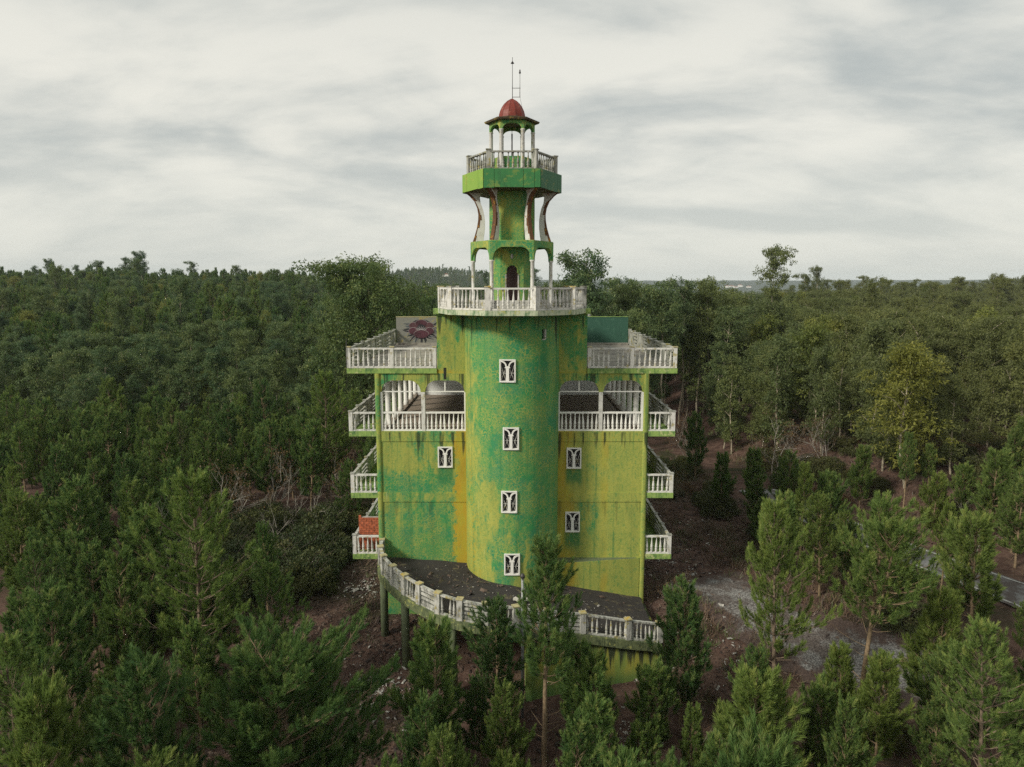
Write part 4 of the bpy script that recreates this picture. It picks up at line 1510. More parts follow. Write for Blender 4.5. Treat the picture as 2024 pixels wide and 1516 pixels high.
def make_pine(name, H, clear, width, r, round_=0.0, fork=False, per=44, dens=1.0, nl=0.215, w=0.021, dead=6, lean=0.0, sunny=False):
    """whorled pine: trunk with a slight sweep, limbs rising at the tips, shoots as upright brushes"""
    paths, org, dirs, lens, tipt = [], [], [], [], []
    nz = 9
    zt = np.linspace(0, H * 0.97, nz)
    sw = r.uniform(-1, 1, 2) * H * 0.012
    tx = np.cumsum(r.normal(0, 0.018 * H / 8, nz)) + lean * zt / H
    ty = np.cumsum(r.normal(0, 0.018 * H / 8, nz))
    tx[0] = ty[0] = 0
    tx -= 0
    rb = 0.011 * H + 0.018
    trunk = np.stack([tx, ty, zt], -1)
    paths.append((np.vstack([trunk, [[tx[-1], ty[-1], H]]]), np.append(np.linspace(rb, 0.022, nz), 0.008)))
    stems = [(trunk, clear)]
    lob = r.uniform(0, 2 * PI)
    if fork:
        z0 = H * 0.42
        bx, by = np.interp(z0, zt, tx), np.interp(z0, zt, ty)
        zz_ = np.linspace(0, 1, 6)
        a = r.uniform(0, 2 * PI)
        st = np.stack([bx + np.cos(a) * 1.1 * np.sqrt(zz_), by + np.sin(a) * 1.1 * np.sqrt(zz_), z0 + zz_ * H * 0.45], -1)
        paths.append((st, np.linspace(rb * 0.6, 0.018, 6)))
        stems.append((st, 0.62))

    def shoot(p, d, L, t):
        org.append(p)
        dirs.append(d)
        lens.append(L)
        tipt.append(t)

    for st, cl0 in stems:
        zmax = st[-1, 2]
        z = H * cl0 if st is trunk else st[0, 2] + 0.35 * (zmax - st[0, 2])
        zb = z
        while z < zmax - 0.15:
            u = (z - zb) / max(0.1, (zmax - zb))
            prof = (1 - u) ** 0.75 * (0.55 + 0.45 * min(1, u / 0.22)) if round_ < 0.5 else math.sqrt(max(0.05, 1 - (u - 0.25) ** 2 / 0.62))
            c0 = np.array([np.interp(z, st[:, 2], st[:, 0]), np.interp(z, st[:, 2], st[:, 1]), z])
            nb = r.integers(4, 7)
            a0 = r.uniform(0, 2 * PI)
            for k in range(nb):
                a = a0 + 2 * PI * k / nb + r.normal(0, 0.3)
                lop = 1.0 + 0.28 * math.cos(a - lob)
                L = max(0.2, width * 0.5 * prof * r.uniform(0.45, 1.2) * lop)
                rise = (0.18 + 0.75 * u if round_ < 0.5 else 0.05 + 0.45 * u) + r.normal(0, 0.13)
                er = np.array([math.cos(a), math.sin(a), 0])
                et = np.array([-math.sin(a), math.cos(a), 0])
                tt = np.linspace(0, 1, 5)
                pts = c0 + er * (L * tt)[:, None] + np.array([0, 0, 1.0]) * (L * (rise * tt + 0.35 * tt ** 2))[:, None] + et * (r.normal(0, 0.12) * L * tt ** 2)[:, None]
                paths.append((pts, np.linspace(0.013 + 0.012 * L, 0.007, 5)))
                ns = max(3, int((2.2 + 5.6 * L) * dens))
                for q in range(ns):
                    ft = 0.26 + 0.74 * (q + r.uniform(0, 1)) / ns
                    bp = np.array([np.interp(ft, tt, pts[:, i]) for i in range(3)])
                    sd = r.choice([-1, 1]) * r.uniform(0.3, 1.0)
                    off = et * sd * (0.22 + 0.30 * L) * (1.15 - ft) + er * 0.12
                    tipp = bp + off + np.array([0, 0, 0.10 + 0.12 * abs(sd)])
                    paths.append((np.array([bp, (bp + tipp) / 2 - np.array([0, 0, 0.03]), tipp]), np.array([0.009, 0.007, 0.005])))
                    dd = unit(er * 0.30 + off * 0.4 + np.array([0, 0, 1.0]) + r.normal(0, 0.16, 3))
                    shoot(tipp - dd * 0.05, dd, r.uniform(0.26, 0.46), 0.32 * r.random() ** 2 + 0.10 * u)  # higher shoots tinted lighter, sun on the crown top put into colour
                    if r.random() < 0.75:
                        d2 = unit(off + er * 0.4 + np.array([0, 0, 0.5]) + r.normal(0, 0.15, 3))
                        shoot(bp + off * 0.55, d2, r.uniform(0.2, 0.34), 0.0)
                shoot(pts[-1], unit(er * 0.35 + np.array([0, 0, 1.0]) + r.normal(0, 0.1, 3)), r.uniform(0.36, 0.55), 0.35 * r.random())
            z += r.uniform(0.36, 0.62) / (dens ** 0.5)
        top = st[-1] if st is not trunk else np.array([tx[-1], ty[-1], H * 0.95])
        for k in range(5):
            shoot(top + r.normal(0, 0.06, 3) - np.array([0, 0, 0.12 * k]), unit(np.array([r.normal(0, 0.28), r.normal(0, 0.28), 1.0])), r.uniform(0.35, 0.55), 0.35)
    for k in range(dead):
        z = r.uniform(0.15 * H, max(0.2 * H, clear * H * 1.05))
        a = r.uniform(0, 2 * PI)
        L = r.uniform(0.4, 0.30 * width + 0.4)
        c0 = np.array([np.interp(z, zt, tx), np.interp(z, zt, ty), z])
        tt = np.linspace(0, 1, 4)
        pts = c0 + np.array([math.cos(a), math.sin(a), 0.1]) * (L * tt)[:, None] + np.array([0, 0, 1]) * (0.3 * L * tt ** 2)[:, None] + r.normal(0, 0.03, (4, 3)) * tt[:, None]
        paths.append((pts, np.linspace(0.016, 0.005, 4)))
    tv, tf = tubes_np(paths, 5)
    tm = np_mesh(name + "_trunk", tv, tf, [M["bark_pine_young"] if H < 9.5 else M["bark_pine"]], smooth=True)
    nv, nf, nt = needles(np.array(org), np.array(dirs), np.array(lens), r, per, nl, w, np.array(tipt))
    cm = np_mesh(name + "_crown", nv, nf, [M["needle_sun" if sunny else "needle"]], tint=nt)
    return tm, cm


def leaves(cent, rad, per, r, ln=0.24, wd=0.075, droop=0.6):
    """diamond leaves scattered in clumps"""
    N = len(cent)
    off = r.normal(size=(N, per, 3))
    off = off / (np.linalg.norm(off, axis=-1, keepdims=True) + 1e-6) * (r.uniform(0.15, 1, (N, per, 1)) ** 0.5) * rad[:, None, None]
    off[..., 2] *= 0.75
    p = (cent[:, None] + off).reshape(-1, 3)
    K = len(p)
    d = unit(r.normal(size=(K, 3)) * 0.8 + np.array([0, 0, -droop]) + unit(off.reshape(-1, 3)) * 0.35)
    s = unit(np.cross(d, r.normal(size=(K, 3)))) * (wd / 2) * r.uniform(0.7, 1.2, (K, 1))
    L = ln * r.uniform(0.65, 1.2, (K, 1))
    v = np.stack([p, p + d * L * 0.5 + s, p + d * L, p + d * L * 0.5 - s], 1).reshape(-1, 3)
    f = np.arange(4 * K).reshape(-1, 4)
    tint = np.clip(r.uniform(0.05, 0.75, (N, 1)) + 0.14 * r.normal(size=(N, per)) + 0.10 * off[..., 2] / rad[:, None], 0, 1)
    return v, f, tint.ravel()


def make_euc(name, H, t0, width, r, style="column", clumps=110, per=70, ln=0.25, wd=0.085, leafm="leaf"):
    """slender pale trunk, rising limbs, drooping leaf clumps inside an uneven envelope"""
    nz = 10
    zt = np.linspace(0, H * 0.93, nz)
    cx = np.cumsum(r.normal(0, 0.012 * H, nz)) * 0.6
    cy = np.cumsum(r.normal(0, 0.012 * H, nz)) * 0.6
    cx -= cx[0]
    cy -= cy[0]
    rb = 0.0085 * H + 0.02
    paths = [(np.stack([cx, cy, zt], -1), np.linspace(rb, 0.015, nz))]
    cent, rad = [], []
    # main limbs, each carrying a head of clumps
    nl_ = 11 if style == "column" else 8 if style == "tall" else 12
    heads = []
    for k in range(nl_):
        t = t0 + (0.93 - t0) * (k + r.uniform(0, 1)) / nl_
        z = H * t
        a = k * 2.4 + r.normal(0, 0.4)
        if style == "column":
            q_ = (t - t0) / (1 - t0)
            env = min(1.0, 0.45 + 2.2 * q_) * (1 - q_) ** 0.62 * 1.15
        elif style == "tall":
            env = 0.55 + 0.6 * (t - t0) / (1 - t0)
        else:
            env = math.sqrt(max(0.1, 1 - ((t - t0) / (1 - t0) - 0.5) ** 2 * 3.2))
        L = width * 0.5 * env * r.uniform(0.6, 1.15)
        c0 = np.array([np.interp(z, zt, cx), np.interp(z, zt, cy), z * 0.93])
        tt = np.linspace(0, 1, 5)
        er = np.array([math.cos(a), math.sin(a), 0])
        up = 0.9 if style != "tall" else 1.15
        pts = c0 + er * (L * 0.85 * tt)[:, None] + np.array([0, 0, 1]) * (up * L * (tt - 0.25 * tt ** 2))[:, None] + r.normal(0, 0.05 * L, (5, 3)) * tt[:, None]
        paths.append((pts, np.linspace(0.012 + 0.02 * L, 0.008, 5)))
        heads.append((pts, L))
    heads.append((np.stack([cx, cy, zt], -1)[-4:], width * (0.13 if style == "column" else 0.3)))
    if style == "column":
        heads.append(heads[-1])
    for i in range(clumps):
        pts, L = heads[r.integers(0, len(heads))]
        ft = r.uniform(0.35, 1.0) if style != "tall" else r.uniform(0.6, 1.05)
        q = np.array([np.interp(ft, np.linspace(0, 1, len(pts)), pts[:, k]) for k in range(3)])
        sp = (0.30 if style != "tall" else 0.24) * L + 0.18
        q = q + r.normal(0, sp, 3) * np.array([1, 1, 0.8])
        q[2] = q[2] if q[2] < H * 0.95 else H * 0.95 + (q[2] - H * 0.95) * 0.35 - 0.5 * np.hypot(q[0], q[1]) / width
        cent.append(q)
        rad.append(r.uniform(0.26, 0.62) * (width / 4.0) ** 0.5)
    tv, tf = tubes_np(paths, 5)
    tm = np_mesh(name + "_trunk", tv, tf, [M["bark_euc"]], smooth=True)
    lv_, lf, lt = leaves(np.array(cent), np.array(rad), per, r, ln, wd)
    cm = np_mesh(name + "_crown", lv_, lf, [M[leafm]], tint=lt)
    return tm, cm


def make_bare(name, H, r, leafy=0):
    paths, tips = [], []

    def grow(p, d, L, rad_, lev):
        nn = 4
        pts = [p]
        for i in range(nn):
            d = unit(d + r.normal(0, 0.13, 3) + np.array([0, 0, 0.03]))
            pts.append(pts[-1] + d * L / nn)
        paths.append((np.array(pts), np.linspace(rad_, rad_ * 0.55, nn + 1)))
        if lev == 0:
            tips.append(pts[-1])
            return
        for k in range(r.integers(3, 5)):
            ft = r.integers(1, nn + 1)
            a = r.normal(0, 1, 3)
            grow(pts[ft], unit(d + 0.75 * unit(a) + np.array([0, 0, 0.15])), L * r.uniform(0.5, 0.75), rad_ * 0.5, lev - 1)

    for k in range(3):
        grow(np.array([r.normal(0, 0.15), r.normal(0, 0.15), 0]), unit(np.array([r.normal(0, 0.35), r.normal(0, 0.35), 1.0])), H * 0.42, 0.045, 3)
    tv, tf = tubes_np(paths, 4)
    tm = np_mesh(name + "_trunk", tv, tf, [M["bark_grey"]], smooth=True)
    cm = None
    if leafy:
        t_ = np.array(tips)
        v, f, t = leaves(t_, np.full(len(t_), 0.22), leafy, r, 0.12, 0.07, 0.3)
        cm = np_mesh(name + "_crown", v, f, [M["leaf_dry"]], tint=t)
    return tm, cm


def make_bush(name, Rr, H, r, leafm="leaf_bush", clumps=60, per=60):
    c = r.normal(size=(clumps, 3))
    c = unit(c) * (r.uniform(0.2, 1, (clumps, 1)) ** 0.5)
    c = c * np.array([Rr, Rr, H * 0.62])
    c[:, 2] = np.abs(c[:, 2]) + 0.12 * H
    v, f, t = leaves(c, r.uniform(0.22, 0.42, clumps), per, r, 0.13, 0.085, 0.1)
    cm = np_mesh(name + "_crown", v, f, [M[leafm]], tint=t)
    paths = []
    for k in range(9):
        a = r.uniform(0, 2 * PI)
        L = Rr * r.uniform(0.4, 1.0)
        tt = np.linspace(0, 1, 4)
        pts = np.array([math.cos(a), math.sin(a), 0]) * (L * tt)[:, None] + np.array([0, 0, 1]) * (H * 0.8 * tt ** 0.7)[:, None]
        paths.append((pts, np.linspace(0.02, 0.006, 4)))
    tv, tf = tubes_np(paths, 4)
    tm = np_mesh(name + "_stem", tv, tf, [M["bark_dark"]], smooth=True)
    return tm, cm


r = np.random.default_rng(11)
PINES = {
    "tall": make_pine("pine", 9.5, 0.30, 4.6, r, sunny=True, per=66, dens=0.82, dead=9),
    "slim": make_pine("pine", 8.4, 0.44, 2.3, r, sunny=True, per=70, dead=9),
    "round": make_pine("pine", 6.6, 0.14, 4.4, r, sunny=True, round_=1.0, per=66, dens=1.8),
    "forked": make_pine("pine", 9.2, 0.46, 4.2, r, sunny=True, fork=True, per=66, dens=0.82, dead=12),
    "young": make_pine("pine", 4.0, 0.10, 2.1, r, sunny=True, per=66, dead=2, dens=1.3),
    "young2": make_pine("pine", 4.6, 0.22, 2.0, r, sunny=True, per=66, dead=4, dens=1.3),
    "mid": make_pine("pine", 7.0, 0.16, 3.6, r, per=50, w=0.030, nl=0.22, dead=5),
    "mid2": make_pine("pine", 6.4, 0.20, 3.1, r, per=50, w=0.030, nl=0.22, dead=7, dens=1.15),
}
PH = dict(tall=9.5, slim=8.4, round=6.6, forked=9.2, young=4.0, young2=4.6, mid=7.0, mid2=6.4)
EUCS = {
    "column": make_euc("eucalyptus", 10.0, 0.10, 3.3, r, "column", 160, 44),
    "column2": make_euc("eucalyptus", 11.0, 0.24, 2.9, r, "column", 120, 44),
    "tall": make_euc("eucalyptus", 16.0, 0.52, 5.2, r, "tall", 190, 50, 0.28, 0.10),
    "tall2": make_euc("eucalyptus", 17.0, 0.45, 4.6, r, "tall", 180, 50, 0.28, 0.10),
    "broad": make_euc("eucalyptus", 12.0, 0.14, 6.0, r, "broad", 320, 50, 0.27, 0.10),
    "bright": make_euc("eucalyptus", 10.0, 0.12, 4.6, r, "column", 190, 46, 0.26, 0.085, "leaf_bright"),
    "big": make_euc("eucalyptus", 19.0, 0.20, 10.0, r, "broad", 900, 56, 0.30, 0.12, "leaf_mid"),
}
EH = dict(column=10.0, column2=11.0, tall=16.0, tall2=17.0, broad=12.0, bright=10.0, big=19.0)
BARE = {"grey": make_bare("bare_tree", 5.0, r, 0), "dry": make_bare("bare_tree", 5.0, r, 7)}
BUSH = {"low": make_bush("bush", 1.5, 1.5, r), "dense": make_bush("bush", 1.9, 2.3, r, clumps=110), "dry": make_bush("bush", 1.2, 1.1, r, "leaf_dry", 45, 30)}


def plant(kind, lib, key, x, Y, scale, label, cat, group=None, rz=None, z=None):
    y = Y + CAMY
    z = float(ground(x, y)) - 0.05 if z is None else z
    root = empty(kind, (x, y, z), random.uniform(0, 2 * PI) if rz is None else rz)
    root.scale = (scale * random.uniform(0.86, 1.16), scale * random.uniform(0.86, 1.16), scale)
    root.rotation_euler = (random.gauss(0, 0.03), random.gauss(0, 0.03), root.rotation_euler[2])
    tag(root, label, cat, group)
    tm, cm = lib[key]
    t = bpy.data.objects.new("stem" if kind == "bush" else "trunk", tm)
    COL.objects.link(t)
    t.parent = root
    if cm is not None:
        c_ = bpy.data.objects.new("crown", cm)
        COL.objects.link(c_)
        c_.parent = root
    TAKEN.append((x, Y, 1.3 if kind != "bush" else 0.9))
    return root


TAKEN = []

# ------------------------------------------------------------------ trees one can point to
#      key, x, distance, height, label
KEY_PINES = [
    ("tall", -12.4, 26.7, 10.4, "tallest sunlit pine left of the building, with a bare trunk fork halfway up"),
    ("round", -7.2, 20.5, 6.5, "broad round-headed pine at the bottom edge left of the dirt clearing"),
    ("young2", -2.75, 23.2, 5.5, "bushy dark pine standing before the middle support post of the ramp"),
    ("slim", 1.2, 23.4, 8.6, "slender pine with a long pale bare trunk in front of the curved ramp"),
    ("young", 2.95, 24.0, 4.3, "short bright pine before the yellow retaining wall, beside the slender bare-trunked pine"),
    ("mid2", 6.75, 26.4, 5.9, "young pine at the lower right end of the ramp balustrade"),
    ("tall", 10.6, 26.6, 9.0, "tall bright pine with a straight bare trunk beside the gravel track"),
    ("forked", 14.1, 26.8, 9.6, "forked pine with sprawling bare limbs over the gravel patch"),
    ("tall", 14.6, 20.0, 7.4, "near pine in the lower right corner with long bright shoots"),
    ("young", 6.3, 16.2, 6.3, "fresh green pine top rising from the bottom edge right of centre"),
    ("mid", -0.45, 26.3, 5.3, "dark pine pressed against the ramp left of the lamp post"),
    ("mid", -15.8, 27.3, 6.8, "pine with a bare lower trunk just left of the tallest sunlit pine"),
    ("young2", -12.3, 17.2, 6.6, "small dense pine at the bottom edge near the left corner"),
    ("young2", 12.5, 25.1, 3.8, "small pine on bare soil between the tall bright pine and the forked one"),
    ("young", 9.5, 24.9, 3.2, "little pine left of the foot of the tall bright pine"),
    ("young2", 12.9, 23.2, 4.4, "bushy young pine before the foot of the forked pine"),
    ("young", 11.0, 23.4, 3.6, "low young pine right before the tall bright pine"),
    ("mid2", 15.8, 24.2, 4.6, "dense pine at the right foot of the forked pine"),
    ("young2", 2.55, 25.4, 3.9, "bright young pine touching the yellow retaining wall"),
    ("young", 5.3, 24.9, 3.4, "little pine below the stained right half of the retaining wall"),
    ("mid", 8.9, 24.2, 4.4, "dark pine just past the right end of the retaining wall"),
    ("tall", -14.4, 53.5, 9.8, "mid-distance pine with a spreading skirt of bare boughs left of the balconies"),
    ("young2", 17.0, 48.5, 4.2, "lone pine on the dirt slope right of the lowest balcony"),
    ("mid2", 15.6, 59.0, 5.6, "thin dark pine at the foot of the brown bank beyond the right balconies"),
]
for key, x, Y, h, lab in KEY_PINES:
    plant("pine_tree", PINES, key, x, Y, h / PH[key], lab, "pine tree", "pines around the building")
KEY_EUCS = [
    ("big", -15.6, 75, 20.5, "great broad eucalyptus rising above the forest behind the left roof terrace"),
    ("tall", 8.8, 80, 22.0, "tallest open-crowned eucalyptus behind the building, right of the lookout tower"),
    ("tall2", 5.6, 84, 18.6, "eucalyptus peeping out beside the white colonnade right of the tower"),
    ("tall2", 13.6, 84, 18.2, "slim eucalyptus just right of the tallest one behind the building"),
    ("tall", 17.8, 84, 18.0, "eucalyptus with a rounded crown above the teal wall"),
    ("tall2", 21.0, 88, 18.8, "eucalyptus second from the gap in the skyline right of the building"),
    ("tall", 25.0, 88, 18.0, "last tall eucalyptus before the gap in the skyline"),
    ("bright", 28.2, 49.5, 11.0, "golden leafy eucalyptus beyond the road on the right"),
    ("bright", 36.5, 46, 8.5, "bright yellow-green eucalyptus cut by the right edge"),
    ("column", 40.0, 54, 12.5, "pale-trunked eucalyptus near the right edge behind the yellow-green one"),
    ("bright", -34.5, 80, 8.2, "yellow-green young eucalyptus standing out of the dark left forest"),
    ("bright", -23.5, 60, 6.0, "small yellow-green sapling among the left pines"),
    ("tall2", 36.5, 70, 10.5, "leaning pale-trunked eucalyptus in the dark wood on the right"),
    ("tall", -43.0, 95, 13.0, "white-trunked open eucalyptus in the middle of the left forest"),
    ("tall", -150.0, 292, 21.0, "tallest flat-topped tree breaking the left skyline"),
    ("tall2", -157.0, 292, 19.0, "thin flat-topped tree beside the tallest one on the left skyline"),
]
for u_, Y_, h_, lab_ in ((0.405, 285, 12.5, "feathery eucalyptus, first on the right skyline beyond the gap"), (0.432, 290, 11.5, "low rounded eucalyptus on the right skyline beyond the gap"),
                         (0.470, 280, 17, "wind-bent eucalyptus on the right skyline, left of the dark pines"), (0.492, 282, 18, "tallest bent eucalyptus on the right skyline, left of the dark pines"),
                         (0.620, 262, 17, "flat-topped eucalyptus on the skyline toward the right edge"), (0.640, 262, 15, "small flat-topped eucalyptus on the skyline toward the right edge"),
                         (0.668, 255, 19, "tallest flat-topped eucalyptus on the skyline near the right edge"), (0.690, 255, 17, "second flat-topped eucalyptus on the skyline near the right edge"),
                         (0.715, 252, 18, "last flat-topped eucalyptus on the skyline at the right edge"),
                         (-0.52, 300, 16, "thin eucalyptus poking above the far left skyline"), (-0.60, 300, 15, "small eucalyptus poking above the skyline at the left edge"),
                         (-0.445, 300, 17, "bushy eucalyptus right of the two tallest left skyline trees"),
                         (0.118, 92, 17, "eucalyptus behind the teal wall, leaning over its neighbour"), (0.165, 96, 19, "airy eucalyptus third from the tower on the right"),
                         (0.195, 100, 17, "short-crowned eucalyptus left of the skyline gap")):
    KEY_EUCS.append((("tall", "tall2")[len(KEY_EUCS) % 2], u_ * Y_, Y_, h_, lab_))
for key, x, Y, h, lab in KEY_EUCS:
    o = plant("eucalyptus_tree", EUCS, key, x, Y, h / EH[key], lab, "eucalyptus", "eucalyptus trees around the clearing")
plant("bare_tree", BARE, "dry", -17.0, 49, 1.35, "leafless grey tree with rusty twigs left of the balconies", "bare tree")
for x_, Y_, s_, lab_ in ((-13.6, 46, 1.1, "grey leafless brush against the second balcony from the ground"), (-15.2, 43, 0.9, "twiggy bare shrub in the bramble thicket"),
                         (-19.5, 46, 1.2, "thin bare tree behind the bramble thicket"), (-12.4, 50.5, 1.2, "bare grey tree close behind the left balconies"), (17.6, 70, 1.2, "reddish bare tree at the top of the bank behind the right balconies"),
                         (12.2, 51, 0.7, "bare brown shrub on the open slope right of the building")):
    plant("bare_tree", BARE, "dry" if x_ > 0 or s_ > 1.15 else "grey", x_, Y_, s_, lab_, "bare tree")
plant("bare_tree", BARE, "grey", -18.2, 36.5, 1.15, "dead grey tree among the dark pines on the left", "bare tree")
plant("bare_tree", BARE, "dry", 22.5, 60, 1.35, "withered brown tree on the bank right of the building", "bare tree")
plant("bare_tree", BARE, "dry", 8.6, 33.6, 0.5, "withered shrub at the right corner of the basement wall", "bare tree")
plant("bare_tree", BARE, "grey", 27.5, 40.5, 0.75, "leafless grey shrub beside the road bend on the right", "bare tree")
plant("bare_tree", BARE, "dry", 26.0, 57.5, 1.1, "brown leafless tree before the golden eucalyptus", "bare tree")

# ------------------------------------------------------------------ the rest of the woods
track_pts = np.array(catmull(TRACK, 8))
road_pts = np.array(catmull(ROAD, 8))


def is_clear(x, Y, rad=1.0):
    if abs(x) < 9.7 and 33.0 < Y < 58:
        return False
    if -7.5 < x < 7.5 and 26.2 < Y < 34:
        return False
    if -9.3 < x < -3.6 and 23.4 < Y < 35:
        return False
    if -5.8 < x < -3.4 and 14 < Y < 25:
        return False
    if -13.0 < x < -8 and 33 < Y < 47:
        return False
    if 7.0 < x < 14.2 and 28.5 < Y < 62:
        return False
    if np.min(np.hypot(track_pts[:, 0] - x, track_pts[:, 1] - Y)) < 2.6 + 0.4 * rad:
        return False
    if np.min(np.hypot(road_pts[:, 0] - x, road_pts[:, 1] - Y)) < 2.9 + 0.5 * rad:
        return False
    for (a, b_, q) in TAKEN:
        if (a - x) ** 2 + (b_ - Y) ** 2 < (q + rad * 0.5) ** 2:
            return False
    return True


def scatter(x0, x1, y0, y1, sp, u0=-0.80, u1=0.80):
    out = []
    for Y in np.arange(y0, y1, sp):
        for x in np.arange(x0, x1, sp):
            a, b_ = x + rng.uniform(-0.45, 0.45) * sp, Y + rng.uniform(-0.45, 0.45) * sp
            u = a / b_
            if u0 < u < u1 and x0 <= a <= x1 and y0 <= b_ <= y1:
                out.append((a, b_))
    return out


SIZE = lambda s, a, b_: "small" if s < a else "tall" if s > b_ else "middle-sized"


def beside(x, Y):
    """what a tree stands next to, in words one can check"""
    if Y < 26 and -4 < x < 9:
        return "before the yellow retaining wall"
    if x > 8 and Y < 33:
        return "round the gravel patch"
    if x > 8:
        return "between gravel track and road" if x < float(road_x(Y)) else "across the road on the right"
    if Y < 24:
        return "at the bottom edge left of the round-headed pine"
    if Y < 36:
        return "left of the tallest sunlit pine"
    if Y < 54:
        return "between bramble thicket and left edge"
    return "below the left eucalyptus forest, " + ("near the left edge" if x / Y < -0.55 else "in mid-stand" if x / Y < -0.36 else "near the balconies")


npine = 0
for (x, Y) in scatter(-60, -9, 15.5, 76, 2.3, -0.80, 0.0):
    if not is_clear(x, Y, 1.4):
        continue
    if -20 < x < -8 and 33 < Y < 47 and rng.random() < 0.9:
        continue
    if Y < 19 and rng.random() < 0.35:
        continue
    key = ["mid", "mid2", "tall", "mid2", "slim"][rng.integers(0, 5)]
    h = rng.uniform(4.2, 7.0) if Y > 30 else rng.uniform(4.4, 7.2)
    if rng.random() < 0.12:
        h *= 1.2
    lab = f"{SIZE(h, 5.3, 6.6)} dark green pine {beside(x, Y)}"
    plant("pine_tree", PINES, key, x, Y, h / PH[key], lab, "pine tree", "pines " + beside(x, Y))
    npine += 1
for (x, Y) in scatter(-3.4, 9.5, 15.5, 25.5, 1.6):
    if not is_clear(x, Y, 0.5):
        continue
    if rng.random() < 0.12:
        continue
    key = ["young", "young2", "mid2"][rng.integers(0, 3)]
    h = rng.uniform(3.2, 5.2) * (1.0 if Y < 22 else 0.72)
    if x < -1.6 and Y > 21:
        h *= 0.6
    lab = f"{SIZE(h, 3.0, 3.9)} young pine {beside(x, Y)}"
    plant("pine_tree", PINES, key, x, Y, h / PH[key], lab, "pine tree", "pines " + beside(x, Y))
for (x, Y) in scatter(8.5, 45, 16, 50, 1.95, 0, 0.80):
    if not is_clear(x, Y, 1.0):
        continue
    if x - float(road_x(Y)) > 3 and Y > 36 and rng.random() < 0.25:
        continue
    key = ["young", "young2", "mid", "mid2", "slim"][rng.integers(0, 5)]
    h = rng.uniform(2.8, 5.6)
    lab = f"{SIZE(h, 3.3, 4.4)} olive green pine {beside(x, Y)}"
    plant("pine_tree", PINES, key, x, Y, h / PH[key], lab, "pine tree", "pines " + beside(x, Y))
NEAR_END = 106.0


def where_euc(x, Y):
    u = x / Y
    if u < -0.45:
        return "in the dense forest by the left edge"
    if u < -0.12:
        return "in the dense forest behind the left pine stand"
    if u < 0.32:
        return "in the wood right behind the building"
    if u < 0.52:
        return "on the brown bank beyond the road"
    return "in the dark wood by the right edge"


neuc = 0
far_pts = []
cand = scatter(-84, 0, 66, NEAR_END, 3.7, -0.80, -0.09) + scatter(-10, 30, 66, NEAR_END, 4.3, -0.20, 0.30) + scatter(10, 84, 41, NEAR_END, 3.1, 0.20, 0.80)
rng.shuffle(cand)
cand = sorted(map(tuple, cand), key=lambda p: p[1])
for (x, Y) in cand:
    if not is_clear(x, Y, 1.6):
        continue
    u = x / Y
    s = x - float(road_x(min(Y, 95)))
    if u > 0.2 and Y < 66 and s < 3.6 + 2.5 * rng.random():
        continue
    if u > 0.2 and s < 2.9:
        continue
    if 0.2 < u < 0.36 and 50 < Y < 63:
        continue
    if u < -0.09:
        key = ["column", "column2", "column", "tall", "column", "broad"][rng.integers(0, 6)]
        h = rng.uniform(6.0, 11.0) + 0.05 * (Y - 66)
    elif u < 0.30 and Y > 70:
        key = ["tall", "tall2", "column2", "column", "tall"][rng.integers(0, 5)]
        h = rng.uniform(9.5, 14.5)
    else:
        key = ["column", "column2", "column", "tall2", "broad", "bright"][rng.integers(0, 6)] if s > 12 else ["column", "broad", "column", "bright"][rng.integers(0, 4)]
        if key == "bright" and rng.random() < 0.6:
            key = "column"
        h = rng.uniform(6.5, 11.5) + 0.03 * (Y - 50)
    if key in ("tall", "tall2"):
        h *= 1.1
    if neuc >= 266:
        far_pts.append((x, Y, h / EH[key], key))
        continue
    kind_word = {"column": "narrow leafy", "column2": "narrow", "broad": "broad bushy", "tall": "bare-stemmed", "tall2": "thin open-crowned", "bright": "yellow-green"}[key]
    lab = f"{kind_word} {SIZE(h, 9.0, 11.5)} eucalyptus {where_euc(x, Y)}"
    plant("eucalyptus_tree", EUCS, key, x, Y, h / EH[key], lab, "eucalyptus", "eucalyptus trees " + where_euc(x, Y))
    neuc += 1

# understorey: bramble thicket and shrubs
for (x, Y) in scatter(-21, -9.6, 30.5, 49, 1.7):
    if rng.random() < 0.12 or (x > -11.2 and Y < 38) or (x > -12.5 and Y < 32.5):
        continue
    key = "dense" if rng.random() < 0.6 else "low"
    plant("bush", BUSH, key, x, Y, rng.uniform(0.7, 1.25), f"{'tall' if key == 'dense' else 'low'} dark bramble bush, {'front' if Y < 39 else 'middle' if Y < 44 else 'back'} of thicket left of the balconies", "bush", "bramble bushes left of the building")
for i, (x, Y) in enumerate(scatter(12.0, 16.5, 46, 66, 2.2)):
    if np.min(np.hypot(road_pts[:, 0] - x, road_pts[:, 1] - Y)) < 2.6 or x < 9.6:
        continue
    key = ["low", "dry", "dense"][rng.integers(0, 3)]
    plant("bush", BUSH, key, x, Y, rng.uniform(0.55, 0.95), f"{'withered brown' if key == 'dry' else 'dark green'} {'dense' if key == 'dense' else 'straggling'} bush along the road behind the right balconies", "bush", "bushes along the road")
for i, (x, Y) in enumerate(scatter(14, 50, 24, 64, 2.3, 0.36, 0.80)):
    if not is_clear(x, Y, 0.3):
        continue
    key = ["low", "dense", "dry"][rng.integers(0, 3)]
    plant("bush", BUSH, key, x, Y, rng.uniform(0.6, 1.1), f"{'withered brown' if key == 'dry' else 'dark green'} bush {'before' if x < float(road_x(min(Y, 68))) else 'beyond'} the road {'near the right edge' if x / Y > 0.58 else 'under the golden eucalyptus'}", "bush", "bushes under the trees on the right")

